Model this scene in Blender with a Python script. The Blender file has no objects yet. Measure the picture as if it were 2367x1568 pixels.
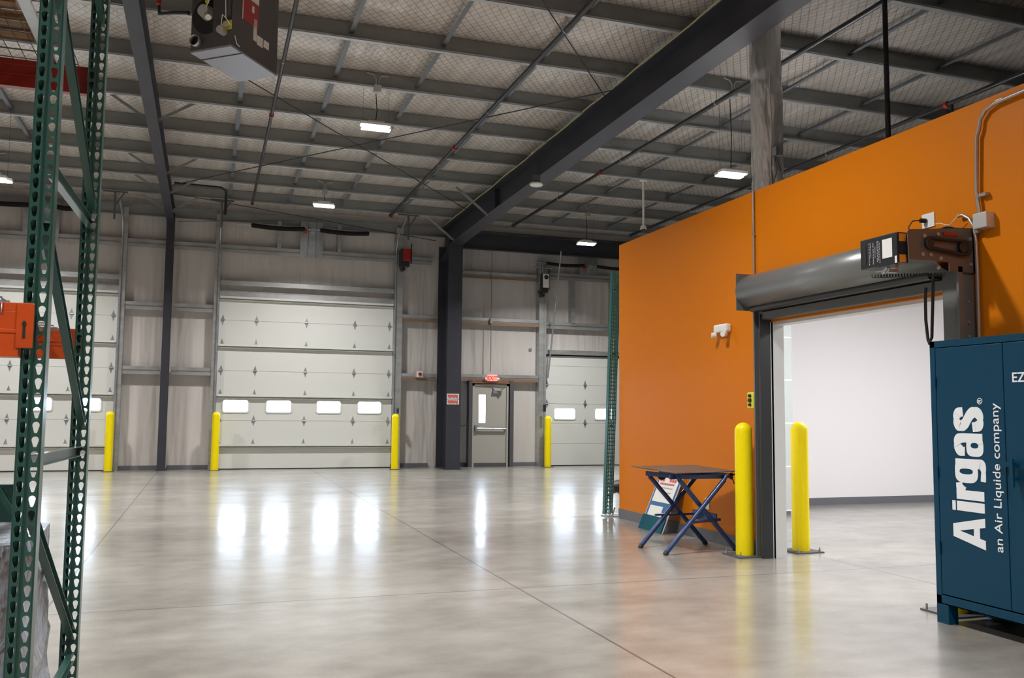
import bpy, math, random
from mathutils import Vector, Matrix
random.seed(7)
PI = math.pi
COL = bpy.context.scene.collection
sc = bpy.context.scene
# ------------------------------------------------------------------ camera model
W_, H_ = 2367, 1568
CX, CY = 1183.5, 784
FPX = 2072.77
YAW, PIT, ROL = .326168, .0826275, .00931715
EYE = 1.37
def _cam():
    c, s = math.cos, math.sin
    B = Matrix(((1,0,0),(0,0,-1),(0,1,0)))
    Rx = Matrix(((1,0,0),(0,c(PIT),-s(PIT)),(0,s(PIT),c(PIT))))
    Rz = Matrix(((c(ROL),-s(ROL),0),(s(ROL),c(ROL),0),(0,0,1)))
    Ry = Matrix(((c(YAW),s(YAW),0),(-s(YAW),c(YAW),0),(0,0,1)))
    return Ry @ B @ Rx @ Rz
RC = _cam()
def ray(x, y): return RC @ Vector(((x-CX)/FPX, -(y-CY)/FPX, -1))
def aY(x, y, D): r = ray(x, y); t = D/r.y; return Vector((r.x*t, D, EYE+r.z*t))
def aX(x, y, X): r = ray(x, y); t = X/r.x; return Vector((X, r.y*t, EYE+r.z*t))
def aZ(x, y, z): r = ray(x, y); t = (z-EYE)/r.z; return Vector((r.x*t, r.y*t, z))
cd = bpy.data.cameras.new('camera'); cam = bpy.data.objects.new('camera', cd); COL.objects.link(cam)
cam.matrix_world = Matrix.Translation((0,0,EYE)) @ RC.to_4x4()
cd.sensor_width = 36; cd.lens = FPX/W_*36; cd.clip_end = 300; cd.clip_start = .05
sc.camera = cam

# ------------------------------------------------------------------ materials
def mat(name, color=(.5,.5,.5), rough=.5, metal=0, spec=.5, coat=0, emis=None, estr=0, noise=None, bump=None, alpha=None, rvar=None):
    """noise=(scale xyz, amount) mottling; bump=(scale xyz, strength, dist)"""
    m = bpy.data.materials.new(name); m.use_nodes = True
    nt = m.node_tree; b = nt.nodes['Principled BSDF']
    b.inputs['Base Color'].default_value = (*color, 1)
    b.inputs['Roughness'].default_value = rough
    b.inputs['Metallic'].default_value = metal
    b.inputs['Specular IOR Level'].default_value = spec
    b.inputs['Coat Weight'].default_value = coat
    b.inputs['Coat Roughness'].default_value = .1
    if emis: b.inputs['Emission Color'].default_value = (*emis,1); b.inputs['Emission Strength'].default_value = estr
    if alpha is not None: b.inputs['Alpha'].default_value = alpha
    if noise or bump or rvar:
        tc = nt.nodes.new('ShaderNodeTexCoord')
    def nz(scale, detail=4):
        mp = nt.nodes.new('ShaderNodeMapping'); mp.inputs['Scale'].default_value = scale
        nt.links.new(tc.outputs['Object'], mp.inputs['Vector'])
        n = nt.nodes.new('ShaderNodeTexNoise'); n.inputs['Scale'].default_value = 1; n.inputs['Detail'].default_value = detail
        nt.links.new(mp.outputs[0], n.inputs['Vector']); return n
    if noise:
        n = nz(noise[0]); r = nt.nodes.new('ShaderNodeValToRGB')
        a = noise[1]
        r.color_ramp.elements[0].position = .3; r.color_ramp.elements[1].position = .7
        r.color_ramp.elements[0].color = (*[c*(1-a) for c in color],1); r.color_ramp.elements[1].color = (*[min(1,c*(1+a)) for c in color],1)
        nt.links.new(n.outputs[0], r.inputs[0]); nt.links.new(r.outputs[0], b.inputs['Base Color'])
    if rvar:
        n = nz(rvar[0]); mr = nt.nodes.new('ShaderNodeMapRange'); mr.inputs[3].default_value = rvar[1]; mr.inputs[4].default_value = rvar[2]
        mr.inputs[1].default_value = .3; mr.inputs[2].default_value = .7
        nt.links.new(n.outputs[0], mr.inputs[0]); nt.links.new(mr.outputs[0], b.inputs['Roughness'])
    if bump:
        n = nz(bump[0], bump[3] if len(bump) > 3 else 3); bp = nt.nodes.new('ShaderNodeBump'); bp.inputs['Strength'].default_value = bump[1]; bp.inputs['Distance'].default_value = bump[2]
        nt.links.new(n.outputs[0], bp.inputs['Height']); nt.links.new(bp.outputs[0], b.inputs['Normal'])
    return m
M = {}
M['galv'] = mat('galvanised_steel', (.42,.45,.47), .38, .75, noise=((6,6,6),.18))
M['girt'] = mat('galvanised_girt', (.44,.45,.45), .38, .6, noise=((3,3,9),.15))
M['purlin'] = mat('purlin_steel', (.27,.28,.275), .5, .35, noise=((2,2,6),.12))
M['flange'] = mat('purlin_steel_lit', (.50,.52,.54), .42, .55)  # lighter copy of the purlin steel; floor bounce is put into its colour
M['strap'] = mat('dark_galvanised_strap', (.17,.19,.215), .45, .5)
M['beam'] = mat('dark_primer', (.032,.033,.045), .5, noise=((2,2,2),.12))
M['door'] = mat('door_panel', (.66,.67,.64), .38, bump=((14,1,.5),.12,.01))
M['mandoor'] = mat('grey_door_paint', (.44,.42,.38), .4)
M['darkgrey'] = mat('dark_grey_metal', (.10,.10,.11), .5, .2)
M['black'] = mat('black_rubber', (.012,.012,.013), .55)
M['blackplastic'] = mat('black_plastic', (.02,.021,.025), .38)
M['yellow'] = mat('yellow_plastic_sleeve', (.92,.73,.0), .36, spec=.3, bump=((3,3,1.2),.05,.02))
M['orange'] = mat('orange_paint', (.64,.178,.0), .42, spec=.2, bump=((60,60,60),.05,.002))
M['liner'] = mat('vinyl_wall_liner', (.60,.565,.54), .36, bump=((3.0,1,.45),1.0,.12,2))
M['white'] = mat('white_paint', (.80,.79,.80), .5)
M['jamb'] = mat('light_grey_jamb', (.66,.67,.66), .45)
M['block'] = mat('pale_block', (.62,.66,.65), .5)
M['base'] = mat('grey_vinyl_base', (.13,.135,.15), .5)
M['cabinet'] = mat('teal_powder_coat', (.0,.043,.088), .42, spec=.3, bump=((80,80,80),.04,.002))
M['letter'] = mat('white_lettering', (.82,.84,.86), .5)
M['green'] = mat('green_rack_paint', (.020,.072,.058), .3, .0, coat=.12)
M['rackgreen'] = mat('teal_rack_paint', (.02,.11,.10), .3)
M['beamorange'] = mat('orange_rack_paint', (.52,.065,.006), .35, noise=((8,8,8),.12))
M['beamred'] = mat('red_rack_paint', (.22,.013,.006), .35)
M['wood'] = mat('pallet_wood', (.20,.11,.045), .7, noise=((3,20,20),.3))
M['wire'] = mat('zinc_wire', (.35,.35,.36), .35, .8)
M['hood'] = mat('hood_grey_paint', (.20,.205,.20), .33, .35)
M['guide'] = mat('guide_grey_paint', (.16,.165,.165), .42, .3)
M['bracket'] = mat('bracket_brown_grey', (.13,.10,.085), .45, .2)
M['heater'] = mat('heater_grey_paint', (.09,.085,.085), .42, .2)
M['heaterbot'] = mat('heater_bottom_sheet', (.32,.34,.40), .35, .5)
M['foil'] = mat('aluminium_foil', (.95,.94,.93), .26, .62, bump=((7,7,2.2),.9,.10,2))
M['lamp'] = mat('led_diffuser', (1,1,1), .4, emis=(1,.98,.95), estr=14)
M['red'] = mat('red_paint', (.35,.012,.008), .35)
M['plate'] = mat('white_plate', (.80,.79,.77), .4)
M['steelbox'] = mat('steel_box', (.62,.61,.58), .38, .5)
M['emt'] = mat('conduit_steel', (.45,.38,.34), .35, .7)
M['tableblue'] = mat('blue_paint', (.005,.032,.13), .3)
M['tabletop'] = mat('brown_steel_top', (.16,.12,.095), .5, .3, noise=((4,4,4),.3))
M['boardblue'] = mat('board_blue', (.03,.13,.32), .4)
M['paper'] = mat('paper', (.80,.80,.76), .6)
M['redprint'] = mat('red_print', (.62,.10,.09), .6)
M['greyprint'] = mat('grey_print', (.33,.33,.34), .6)
M['blueclear'] = mat('teal_board', (.0,.08,.12), .12)
M['yellowlabel'] = mat('yellow_label', (.75,.72,.02), .5)
M['orangelabel'] = mat('orange_label', (.85,.28,.02), .5)
M['exit'] = mat('exit_face', (.95,.5,.45), .4, emis=(1,.30,.24), estr=.9)
M['exitred'] = mat('exit_letters', (.8,.03,.02), .4, emis=(1,.03,.02), estr=.9)
M['pipe'] = mat('black_steel_pipe', (.035,.037,.042), .3, .4)
M['wrap'] = mat('stretch_wrap', (.36,.40,.47), .14, spec=.8, bump=((14,14,4),1,.09,5))
M['brown'] = mat('warm_girt_lip', (.30,.17,.10), .45, .3)
M['yellowedge'] = mat('yellow_insulation_edge', (.42,.40,.20), .8)
M['sock'] = mat('black_spring_cover', (.008,.008,.009), .95)
M['outside'] = mat('outside_gravel', (.5,.5,.5), .9)
# glass: a thin pane that lets light straight through
g = bpy.data.materials.new('clear_glass'); g.use_nodes = True; nt = g.node_tree
for n in list(nt.nodes): nt.nodes.remove(n)
o_ = nt.nodes.new('ShaderNodeOutputMaterial'); mx = nt.nodes.new('ShaderNodeMixShader'); tr = nt.nodes.new('ShaderNodeBsdfTransparent'); gl = nt.nodes.new('ShaderNodeBsdfGlossy')
gl.inputs['Roughness'].default_value = .03; mx.inputs[0].default_value = .08
nt.links.new(tr.outputs[0], mx.inputs[1]); nt.links.new(gl.outputs[0], mx.inputs[2]); nt.links.new(mx.outputs[0], o_.inputs[0]); M['glass'] = g

class N:
    """tiny node-graph helper"""
    def __init__(s, m): s.nt = m.node_tree; s.l = s.nt.links
    def new(s, t): return s.nt.nodes.new(t)
    def math(s, op, a, b=None, c=None):
        n = s.new('ShaderNodeMath'); n.operation = op
        for i, v in enumerate((a, b, c)):
            if v is None: continue
            if isinstance(v, (int, float)): n.inputs[i].default_value = v
            else: s.l.new(v, n.inputs[i])
        return n.outputs[0]
# ---- concrete floor: mottling, saw-cut joints, polish that varies
def concrete():
    m = bpy.data.materials.new('polished_concrete'); m.use_nodes = True; k = N(m); b = m.node_tree.nodes['Principled BSDF']
    tc = k.new('ShaderNodeTexCoord'); sp = k.new('ShaderNodeSeparateXYZ'); k.l.new(tc.outputs['Object'], sp.inputs[0])
    def noise(sx, sy, det=5, w=0, rough=.55):
        mp = k.new('ShaderNodeMapping'); mp.inputs['Scale'].default_value = (sx, sy, 1); mp.inputs['Location'].default_value = (w, w*1.7, 0)
        k.l.new(tc.outputs['Object'], mp.inputs[0]); n = k.new('ShaderNodeTexNoise'); n.inputs['Scale'].default_value = 1; n.inputs['Detail'].default_value = det
        n.inputs['Roughness'].default_value = rough
        k.l.new(mp.outputs[0], n.inputs[0]); return n.outputs[0]
    big = noise(.55, .8, 5, 0); mid = noise(3.0, 4.5, 6, 3); fine = noise(60, 60, 3, 9)
    v = k.math('ADD', k.math('MULTIPLY', big, .5), k.math('ADD', k.math('MULTIPLY', mid, .38), k.math('MULTIPLY', fine, .12)))
    r = k.new('ShaderNodeValToRGB'); e = r.color_ramp.elements
    e[0].position = .33; e[0].color = (.19,.172,.145,1); e[1].position = .66; e[1].color = (.40,.375,.33,1)
    k.l.new(v, r.inputs[0])
    # joints
    def lines(coord, c0, period, w):
        q = k.math('PINGPONG', k.math('SUBTRACT', coord, c0), period/2)
        # pingpong gives 0 at multiples of period
        return k.math('LESS_THAN', q, w)
    wob = k.math('MULTIPLY', k.math('SUBTRACT', noise(1.4, 1.4, 6, 20), .5), .035)
    jx = lines(k.math('ADD', sp.outputs[0], 0), -.997, 3.36, .008)
    jy = lines(k.math('ADD', sp.outputs[1], wob), 6.78, 5.8, .008)
    j = k.math('MAXIMUM', jx, jy)
    # hairline crack
    mxr = k.new('ShaderNodeMix'); mxr.data_type = 'RGBA'
    k.l.new(k.math('MULTIPLY', j, .8), mxr.inputs[0]); k.l.new(r.outputs[0], mxr.inputs[6]); mxr.inputs[7].default_value = (.07,.06,.05,1)
    k.l.new(mxr.outputs[2], b.inputs['Base Color'])
    rg = k.new('ShaderNodeMapRange'); rg.inputs[1].default_value = .3; rg.inputs[2].default_value = .7; rg.inputs[3].default_value = .13; rg.inputs[4].default_value = .25
    k.l.new(noise(.9, 1.6, 6, 31), rg.inputs[0]); k.l.new(rg.outputs[0], b.inputs['Roughness'])
    bp = k.new('ShaderNodeBump'); bp.inputs['Strength'].default_value = .12; bp.inputs['Distance'].default_value = .008
    k.l.new(noise(2.2, 6.0, 4, 40), bp.inputs['Height']); k.l.new(bp.outputs[0], b.inputs['Normal'])
    b.inputs['Specular IOR Level'].default_value = .75; b.inputs['Coat Weight'].default_value = .5; b.inputs['Coat Roughness'].default_value = .42; b.inputs['Coat Tint'].default_value = (.95,.97,1,1)  # faint blue coat tint imitates daylight on the far floor
    return m
M['floor'] = concrete()
# ---- roof liner: white vinyl behind a diamond safety mesh
def roofliner():
    m = bpy.data.materials.new('roof_liner_with_mesh'); m.use_nodes = True; k = N(m); b = m.node_tree.nodes['Principled BSDF']
    tc = k.new('ShaderNodeTexCoord'); sp = k.new('ShaderNodeSeparateXYZ'); k.l.new(tc.outputs['Object'], sp.inputs[0])
    x = k.math('DIVIDE', sp.outputs[0], .115); y = k.math('DIVIDE', sp.outputs[1], .17)
    a = k.math('PINGPONG', k.math('ADD', x, y), .5); c = k.math('PINGPONG', k.math('SUBTRACT', x, y), .5)
    l = k.math('LESS_THAN', k.math('MINIMUM', a, c), .055)
    mp = k.new('ShaderNodeMapping'); mp.inputs['Scale'].default_value = (7, .8, 1); k.l.new(tc.outputs['Object'], mp.inputs[0])
    n = k.new('ShaderNodeTexNoise'); n.inputs['Scale'].default_value = 1; n.inputs['Detail'].default_value = 4; k.l.new(mp.outputs[0], n.inputs[0])
    r = k.new('ShaderNodeValToRGB'); e = r.color_ramp.elements; e[0].position = .3; e[1].position = .7
    e[0].color = (.48,.435,.395,1); e[1].color = (.62,.575,.53,1); k.l.new(n.outputs[0], r.inputs[0])
    mxr = k.new('ShaderNodeMix'); mxr.data_type = 'RGBA'; k.l.new(k.math('MULTIPLY', l, .6), mxr.inputs[0]); k.l.new(r.outputs[0], mxr.inputs[6]); mxr.inputs[7].default_value = (.08,.08,.08,1)
    k.l.new(mxr.outputs[2], b.inputs['Base Color']); b.inputs['Roughness'].default_value = .24; b.inputs['Specular IOR Level'].default_value = .8
    bp = k.new('ShaderNodeBump'); bp.inputs['Strength'].default_value = .8; bp.inputs['Distance'].default_value = .03
    k.l.new(n.outputs[0], bp.inputs['Height']); k.l.new(bp.outputs[0], b.inputs['Normal'])
    return m
M['roof'] = roofliner()
def blockmat():
    m = M['block']; k = N(m); b = m.node_tree.nodes['Principled BSDF']
    tc = k.new('ShaderNodeTexCoord'); sp = k.new('ShaderNodeSeparateXYZ'); k.l.new(tc.outputs['Object'], sp.inputs[0])
    q = k.math('PINGPONG', k.math('SUBTRACT', sp.outputs[2], .06), .305/2*1.98)
    l = k.math('LESS_THAN', q, .009)
    mxr = k.new('ShaderNodeMix'); mxr.data_type = 'RGBA'; k.l.new(l, mxr.inputs[0]); mxr.inputs[6].default_value = (.50,.55,.545,1); mxr.inputs[7].default_value = (.85,.87,.87,1)
    k.l.new(mxr.outputs[2], b.inputs['Base Color'])
blockmat()

# ------------------------------------------------------------------ mesh helpers
ORG = {}
def V(*a): return Vector(a[0]) if len(a) == 1 else Vector(a)
class MB:
    def __init__(s): s.v = []; s.f = []; s.sm = []
    def add(s, vs, fs, smooth=False):
        n = len(s.v); s.v += [Vector(v) for v in vs]; s.f += [tuple(i+n for i in f) for f in fs]; s.sm += [smooth]*len(fs); return s
    def box(s, x0, x1, y0, y1, z0, z1):
        x0, x1 = sorted((x0,x1)); y0, y1 = sorted((y0,y1)); z0, z1 = sorted((z0,z1))
        return s.add([(x,y,z) for x in (x0,x1) for y in (y0,y1) for z in (z0,z1)],
                     [(0,1,3,2),(4,6,7,5),(0,4,5,1),(2,3,7,6),(0,2,6,4),(1,5,7,3)])
    def bar(s, p, q, w, h, up=(0,0,1)):
        p, q = V(p), V(q); d = (q-p).normalized(); up = V(up)
        if abs(d.dot(up)) > .98: up = V((0,1,0))
        sd = d.cross(up).normalized(); u = sd.cross(d).normalized()
        vs = [a + sd*(i*w/2) + u*(j*h/2) for a in (p,q) for i,j in ((-1,-1),(1,-1),(1,1),(-1,1))]
        return s.add(vs, [(3,2,1,0),(4,5,6,7)]+[(i,(i+1)%4,4+(i+1)%4,4+i) for i in range(4)])
    def channel(s, p, q, w, h, t=.004, up=(0,0,1)):
        """web of width w facing 'up', two legs of h"""
        p, q = V(p), V(q); d = (q-p).normalized(); up = V(up); sd = d.cross(up).normalized(); u = sd.cross(d).normalized()
        s.bar(p+u*(h/2), q+u*(h/2), w, t, u)
        for i in (-1, 1): s.bar(p+sd*(i*w/2), q+sd*(i*w/2), t, h, u)
        return s
    def cyl(s, p, q, r, n=16, r2=None, caps=True):
        p, q = V(p), V(q); r2 = r if r2 is None else r2
        d = (q-p).normalized(); a = V((0,0,1)) if abs(d.z) < .9 else V((1,0,0)); u = d.cross(a).normalized(); w = d.cross(u)
        vs = []
        for c, rr in ((p,r),(q,r2)):
            vs += [c + u*(rr*math.cos(2*PI*i/n)) + w*(rr*math.sin(2*PI*i/n)) for i in range(n)]
        s.add(vs, [(i,(i+1)%n,n+(i+1)%n,n+i) for i in range(n)], True)
        if caps: s.add(vs, [tuple(range(n-1,-1,-1)), tuple(range(n,2*n))])
        return s
    def tube(s, pts, r, n=10):
        pts = [V(p) for p in pts]; rings = []; prev = None
        for i, p in enumerate(pts):
            d = ((pts[min(i+1,len(pts)-1)]-p).normalized() + (p-pts[max(i-1,0)]).normalized()).normalized()
            if prev is None:
                a = V((0,0,1)) if abs(d.z) < .9 else V((1,0,0)); u = d.cross(a).normalized()
            else: u = (prev - d*prev.dot(d)).normalized()
            prev = u; w = d.cross(u)
            rings.append([p + u*(r*math.cos(2*PI*j/n)) + w*(r*math.sin(2*PI*j/n)) for j in range(n)])
        vs = [v for rg in rings for v in rg]; m = len(pts)
        fs = [(i*n+j, i*n+(j+1)%n, (i+1)*n+(j+1)%n, (i+1)*n+j) for i in range(m-1) for j in range(n)]
        s.add(vs, fs, True); s.add(vs, [tuple(range(n-1,-1,-1)), tuple(range((m-1)*n, m*n))]); return s
    def lathe(s, c, prof, n=28):
        c = V(c); vs = []; m = len(prof)
        for r, z in prof: vs += [c + V((r*math.cos(2*PI*j/n), r*math.sin(2*PI*j/n), z)) for j in range(n)]
        fs = [(i*n+j, i*n+(j+1)%n, (i+1)*n+(j+1)%n, (i+1)*n+j) for i in range(m-1) for j in range(n)]
        return s.add(vs, fs, True)
    def prism(s, poly, ext):
        """poly: 3D points in a plane, extruded by vector ext"""
        poly = [V(p) for p in poly]; ext = V(ext); n = len(poly)
        return s.add(poly+[p+ext for p in poly], [tuple(range(n-1,-1,-1)), tuple(range(n,2*n))]+[(i,(i+1)%n,n+(i+1)%n,n+i) for i in range(n)])
    def build(s, name, m, parent=None, origin=None, bevel=0, solid=0):
        if parent is not None: o0 = ORG[parent.name]
        elif origin is not None: o0 = V(origin)
        else:
            xs = [v.x for v in s.v]; ys = [v.y for v in s.v]; zs = [v.z for v in s.v]
            o0 = V(((min(xs)+max(xs))/2, (min(ys)+max(ys))/2, min(zs)))
        me = bpy.data.meshes.new(name); me.from_pydata([v-o0 for v in s.v], [], s.f)
        for p, k in zip(me.polygons, s.sm): p.use_smooth = k
        me.materials.append(M[m] if isinstance(m, str) else m); me.update()
        o = bpy.data.objects.new(name, me); COL.objects.link(o)
        if parent is not None: o.parent = parent
        else: o.location = o0
        ORG[o.name] = o0
        if bevel: b = o.modifiers.new('bevel','BEVEL'); b.width = bevel; b.segments = 2; b.limit_method = 'ANGLE'
        if solid: b = o.modifiers.new('solid','SOLIDIFY'); b.thickness = solid; b.offset = 0
        return o
def tag(o, label=None, cat=None, group=None, kind=None):
    if label: o['label'] = label
    if cat: o['category'] = cat
    if group: o['group'] = group
    if kind: o['kind'] = kind
    return o
def thing(name, label, cat, loc, group=None, kind=None):
    o = bpy.data.objects.new(name, None); o.empty_display_size = .1; COL.objects.link(o); o.location = loc; ORG[o.name] = V(loc)
    return tag(o, label, cat, group, kind)
def kids(o): return [c for c in bpy.data.objects if c.parent == o]
def copy_tree(o, parent=None):
    c = o.copy(); COL.objects.link(c); ORG[c.name] = ORG.get(o.name, V((0,0,0)))
    c.parent = parent
    for ch in kids(o): copy_tree(ch, c)
    return c
def one(name, mb, m, label, cat, group=None, **k): return tag(mb.build(name, m, **k), label, cat, group)
def text(name, s, m, parent, loc, right, up, size, off=0, sx=1, thick=.002, align='LEFT', spacing=1, fit=None):
    """lettering as a solid mesh; right/up are world directions"""
    cu = bpy.data.curves.new('txt','FONT'); cu.body = s; cu.size = size; cu.offset = off; cu.extrude = thick/2; cu.align_x = align; cu.space_character = spacing
    t = bpy.data.objects.new('txt', cu); COL.objects.link(t); dg = bpy.context.evaluated_depsgraph_get()
    me = bpy.data.meshes.new_from_object(t.evaluated_get(dg)); bpy.data.objects.remove(t); bpy.data.curves.remove(cu)
    R = V(right).normalized(); U = V(up).normalized(); F = R.cross(U); o0 = ORG[parent.name]
    if fit: xs_ = [v.co.x for v in me.vertices]; sx = fit/(max(xs_)-min(xs_))
    for v in me.vertices:
        c = v.co.copy(); v.co = V(loc)-o0 + R*(c.x*sx) + U*c.y + F*c.z
    me.materials.clear(); me.materials.append(M[m]); me.name = name
    o = bpy.data.objects.new(name, me); COL.objects.link(o); o.parent = parent; ORG[o.name] = o0
    return o
ORD = ['first','second','third','fourth','fifth','sixth','seventh','eighth','ninth','tenth','eleventh','twelfth']
S = 'structure'

# ================================================================== SHELL
D = 22.25                       # liner face of the wall with the loading doors
XL, XR, YB = -13.0, 17.0, -9.0  # building sides and rear
def zp(y): return 6.27 - .01*y  # underside of the purlins
PUR = [21.86 - .0] + [20.8 - 1.578*i for i in range(11)]
fl = MB().box(XL, XR, YB, D+.3, -.2, 0); tag(fl.build('floor','floor',origin=(0,0,0)), 'polished grey concrete floor with saw-cut joints', kind=S)
out = MB().box(-60,60,D+.35,70,-.25,-.05); tag(out.build('ground_outside','outside'), 'bright ground outside the loading doors', 'ground', kind=S)
# roof liner that sags between purlins
rows = []; ys = []
py = sorted([YB-.3] + [20.8-1.578*i for i in range(19)] + [D+.3])
for a, b in zip(py[:-1], py[1:]):
    for t in range(6):
        y = a + (b-a)*t/6; ys.append((y, math.sin(PI*t/6)))
ys.append((py[-1], 0))
cm = MB(); xs = [XL-.2 + (XR-XL+.4)*i/20 for i in range(21)]
vs = [(x, y, zp(y)+.255-.055*sg) for y, sg in ys for x in xs]
fs = [(j*21+i, (j+1)*21+i, (j+1)*21+i+1, j*21+i+1) for j in range(len(ys)-1) for i in range(20)]
cm.add(vs, fs, True); cm.box(XL-.2, XR+.2, YB-.3, D+.3, 6.62, 6.75)
tag(cm.build('ceiling','roof',origin=(0,0,6)), 'white vinyl roof insulation under a diamond safety mesh', kind=S)
# back wall liner with openings for doors
OPEN = [(-6.5,-1.98,4.1),(.17,4.36,4.1),(6.36,7.46,2.16),(8.36,12.6,3.0)]
wb = MB(); x = XL
for a, b, h in OPEN:
    wb.box(x, a, D, D+.1, 0, 6.6); wb.box(a, b, D, D+.1, h, 6.6); x = b
wb.box(x, XR, D, D+.1, 0, 6.6)
tag(wb.build('wall_back','liner',origin=(0,D,0)), 'white vinyl-lined wall holding the overhead doors', kind=S)
tag(MB().box(XL-.1,XL,YB,D+.1,0,6.7).build('wall_left','liner'), 'lined left wall of the warehouse', kind=S)
tag(MB().box(XR,XR+.1,YB,D+.1,0,6.7).build('wall_far_right','liner'), 'lined far wall beyond the orange room', kind=S)
tag(MB().box(XL,XR,YB-.1,YB,0,6.7).build('wall_rear','liner'), 'lined wall behind the viewer', kind=S)
# dark base trim along the back wall
n = 1
for a, b in ((-1.9,-1.0),(-.82,.12),(4.42,5.3),(5.86,6.3),(7.5,8.2)):
    tag(MB().box(a,b,D-.05,D,0,.1).build('baseboard_back','base'), 'dark base trim under the white liner', kind=S)

# ---- orange partition with the roll-up door opening
OX, OT = 5.23, 3.66; OY = 10.95; oy0, oy1, oz = 5.2, 7.53, 2.29; WT = .14
ow = MB()
ow.box(OX, OX+WT, oy1, OY, 0, OT); ow.box(OX, OX+WT, oy0, oy1, oz, OT); ow.box(OX, OX+WT, YB, oy0, 0, OT)
tag(ow.build('wall_right','orange',origin=(OX,6,0)), 'orange painted partition wall with a roll-up door opening', kind=S)
tag(MB().box(OX-.012, OX, 7.72, OY, 0, .125).build('baseboard_right','base'), 'grey vinyl base along the orange wall', kind=S)
tag(MB().box(OX-.012, OX, YB, 4.95, 0, .125).build('baseboard_right','base'), 'grey vinyl base along the orange wall behind the cabinet', kind=S)
# the white room behind
RX, RY = 14.0, 11.75; BY = 10.72
tag(MB().box(7.64, RX, RY, RY+.12, 0, OT-.1).build('wall_room_back','white'), 'white wall at the back of the side room', kind=S)
tag(MB().box(OX+WT, 7.80, BY, BY+.15, 0, OT-.1).box(7.64,7.74,BY+.15,RY,0,OT-.1).build('wall_room_return','block',origin=(6,BY,0)), 'pale block wall piece with white joints inside the side room', kind=S)
tag(MB().box(RX, RX+.1, 0, RY+.1, 0, OT-.1).build('wall_room_side','white'), 'white side wall of the side room', kind=S)
tag(MB().box(OX+WT, RX, 0, .1, 0, OT-.1).build('wall_room_front','white'), 'white near wall of the side room', kind=S)
tag(MB().box(OX+WT, RX+.1, 0, BY+.15, OT-.1, OT-.002).box(7.64, RX+.1, BY+.15, RY+.12, OT-.1, OT-.002).build('ceiling_room','white'), 'ceiling of the side room', kind=S)
tag(MB().box(OX+WT, OX+WT+.006, oy1, BY, 0, OT-.1).box(OX+WT, OX+WT+.006, .1, oy0, 0, OT-.1).box(OX+WT, OX+WT+.006, oy0, oy1, oz, OT-.1).build('wall_room_partition','white'), 'white room-side face of the partition', kind=S)
tag(MB().box(7.74, RX, RY-.012, RY, 0, .11).build('baseboard_room','base'), 'grey base along the white room wall', kind=S)
tag(MB().box(OX+WT+.01, 7.74, BY-.012, BY, 0, .05).build('baseboard_room','base'), 'thin grey base under the block wall piece', kind=S)
# jamb liners of the opening
tag(MB().box(OX-.012, OX+WT, oy1-.03, oy1, 0, oz).build('trim_1','jamb'), 'pale jamb lining at the far side of the opening', kind=S)
tag(MB().box(OX+.03, OX+WT+.02, oy0, oy1, oz-.03, oz).build('trim_2','jamb'), 'pale head lining over the opening', kind=S)
tag(MB().box(OX+.03, OX+WT+.02, oy0, oy0+.03, 0, oz).build('trim_3','jamb'), 'pale jamb lining beside the cabinet', kind=S)

# ================================================================== STEEL FRAME
def ibeam_y(mb, xc, y0, y1, ztop0, ztop1, h, w, tf=.014, tw=.01):
    for (ya, yb, za, zb) in ((y0,y1,ztop0,ztop1),):
        def sl(x0, x1, a0, a1, b0, b1):
            mb.add([(x0,ya,za-a0),(x1,ya,za-a0),(x1,ya,za-a1),(x0,ya,za-a1),(x0,yb,zb-b0),(x1,yb,zb-b0),(x1,yb,zb-b1),(x0,yb,zb-b1)],
                   [(0,1,2,3),(7,6,5,4),(0,4,5,1),(1,5,6,2),(2,6,7,3),(3,7,4,0)])
        sl(xc-w/2, xc+w/2, 0, tf, 0, tf); sl(xc-tw/2, xc+tw/2, tf, h-tf, tf, h-tf); sl(xc-w/2, xc+w/2, h-tf, h, h-tf, h)
# main rafter
mr = thing('roof_rafter', 'deep charcoal steel rafter running overhead from the thick column towards the viewer', 'beam', (5.66,18,5.6))
b = MB(); XB = 5.66; WB = .33
ibeam_y(b, XB, 1.0, 17.7, zp(1)-.004, zp(17.7)-.004, .50, WB)
b.build('rafter_beam', 'beam', mr)
hz = MB()
# haunch: deepens towards the column
def haunch(hb, y0, h0, y1, h1):
    tw = .012; tf = .016
    z0, z1 = zp(y0)-.004, zp(y1)-.004
    def pr(x0, x1, A, B):
        hb.add([(x0,y0,z0-A[0]),(x1,y0,z0-A[0]),(x1,y0,z0-A[1]),(x0,y0,z0-A[1]),(x0,y1,z1-B[0]),(x1,y1,z1-B[0]),(x1,y1,z1-B[1]),(x0,y1,z1-B[1])],
               [(0,1,2,3),(7,6,5,4),(0,4,5,1),(1,5,6,2),(2,6,7,3),(3,7,4,0)])
    pr(XB-WB/2, XB+WB/2, (0,tf), (0,tf)); pr(XB-tw/2, XB+tw/2, (tf,h0-tf), (tf,h1-tf)); pr(XB-WB/2, XB+WB/2, (h0-tf,h0), (h1-tf,h1))
haunch(hz, 17.7, .50, 21.1, .56); haunch(hz, 21.1, .56, 22.15, .86)
hz.box(XB-.09, XB+.09, 17.68, 17.72, 5.6, 6.09)
hz.build('haunch', 'beam', mr)
ye = MB()
pts = [(5.49, y, zp(y)+.01+.012*math.sin(y*3.1)) for y in [1+.5*i for i in range(42)]]
ye.tube(pts, .012, 6); tag(ye.build('insulation_edge','yellowedge', mr), 'pale yellow strip of insulation edge')
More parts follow.
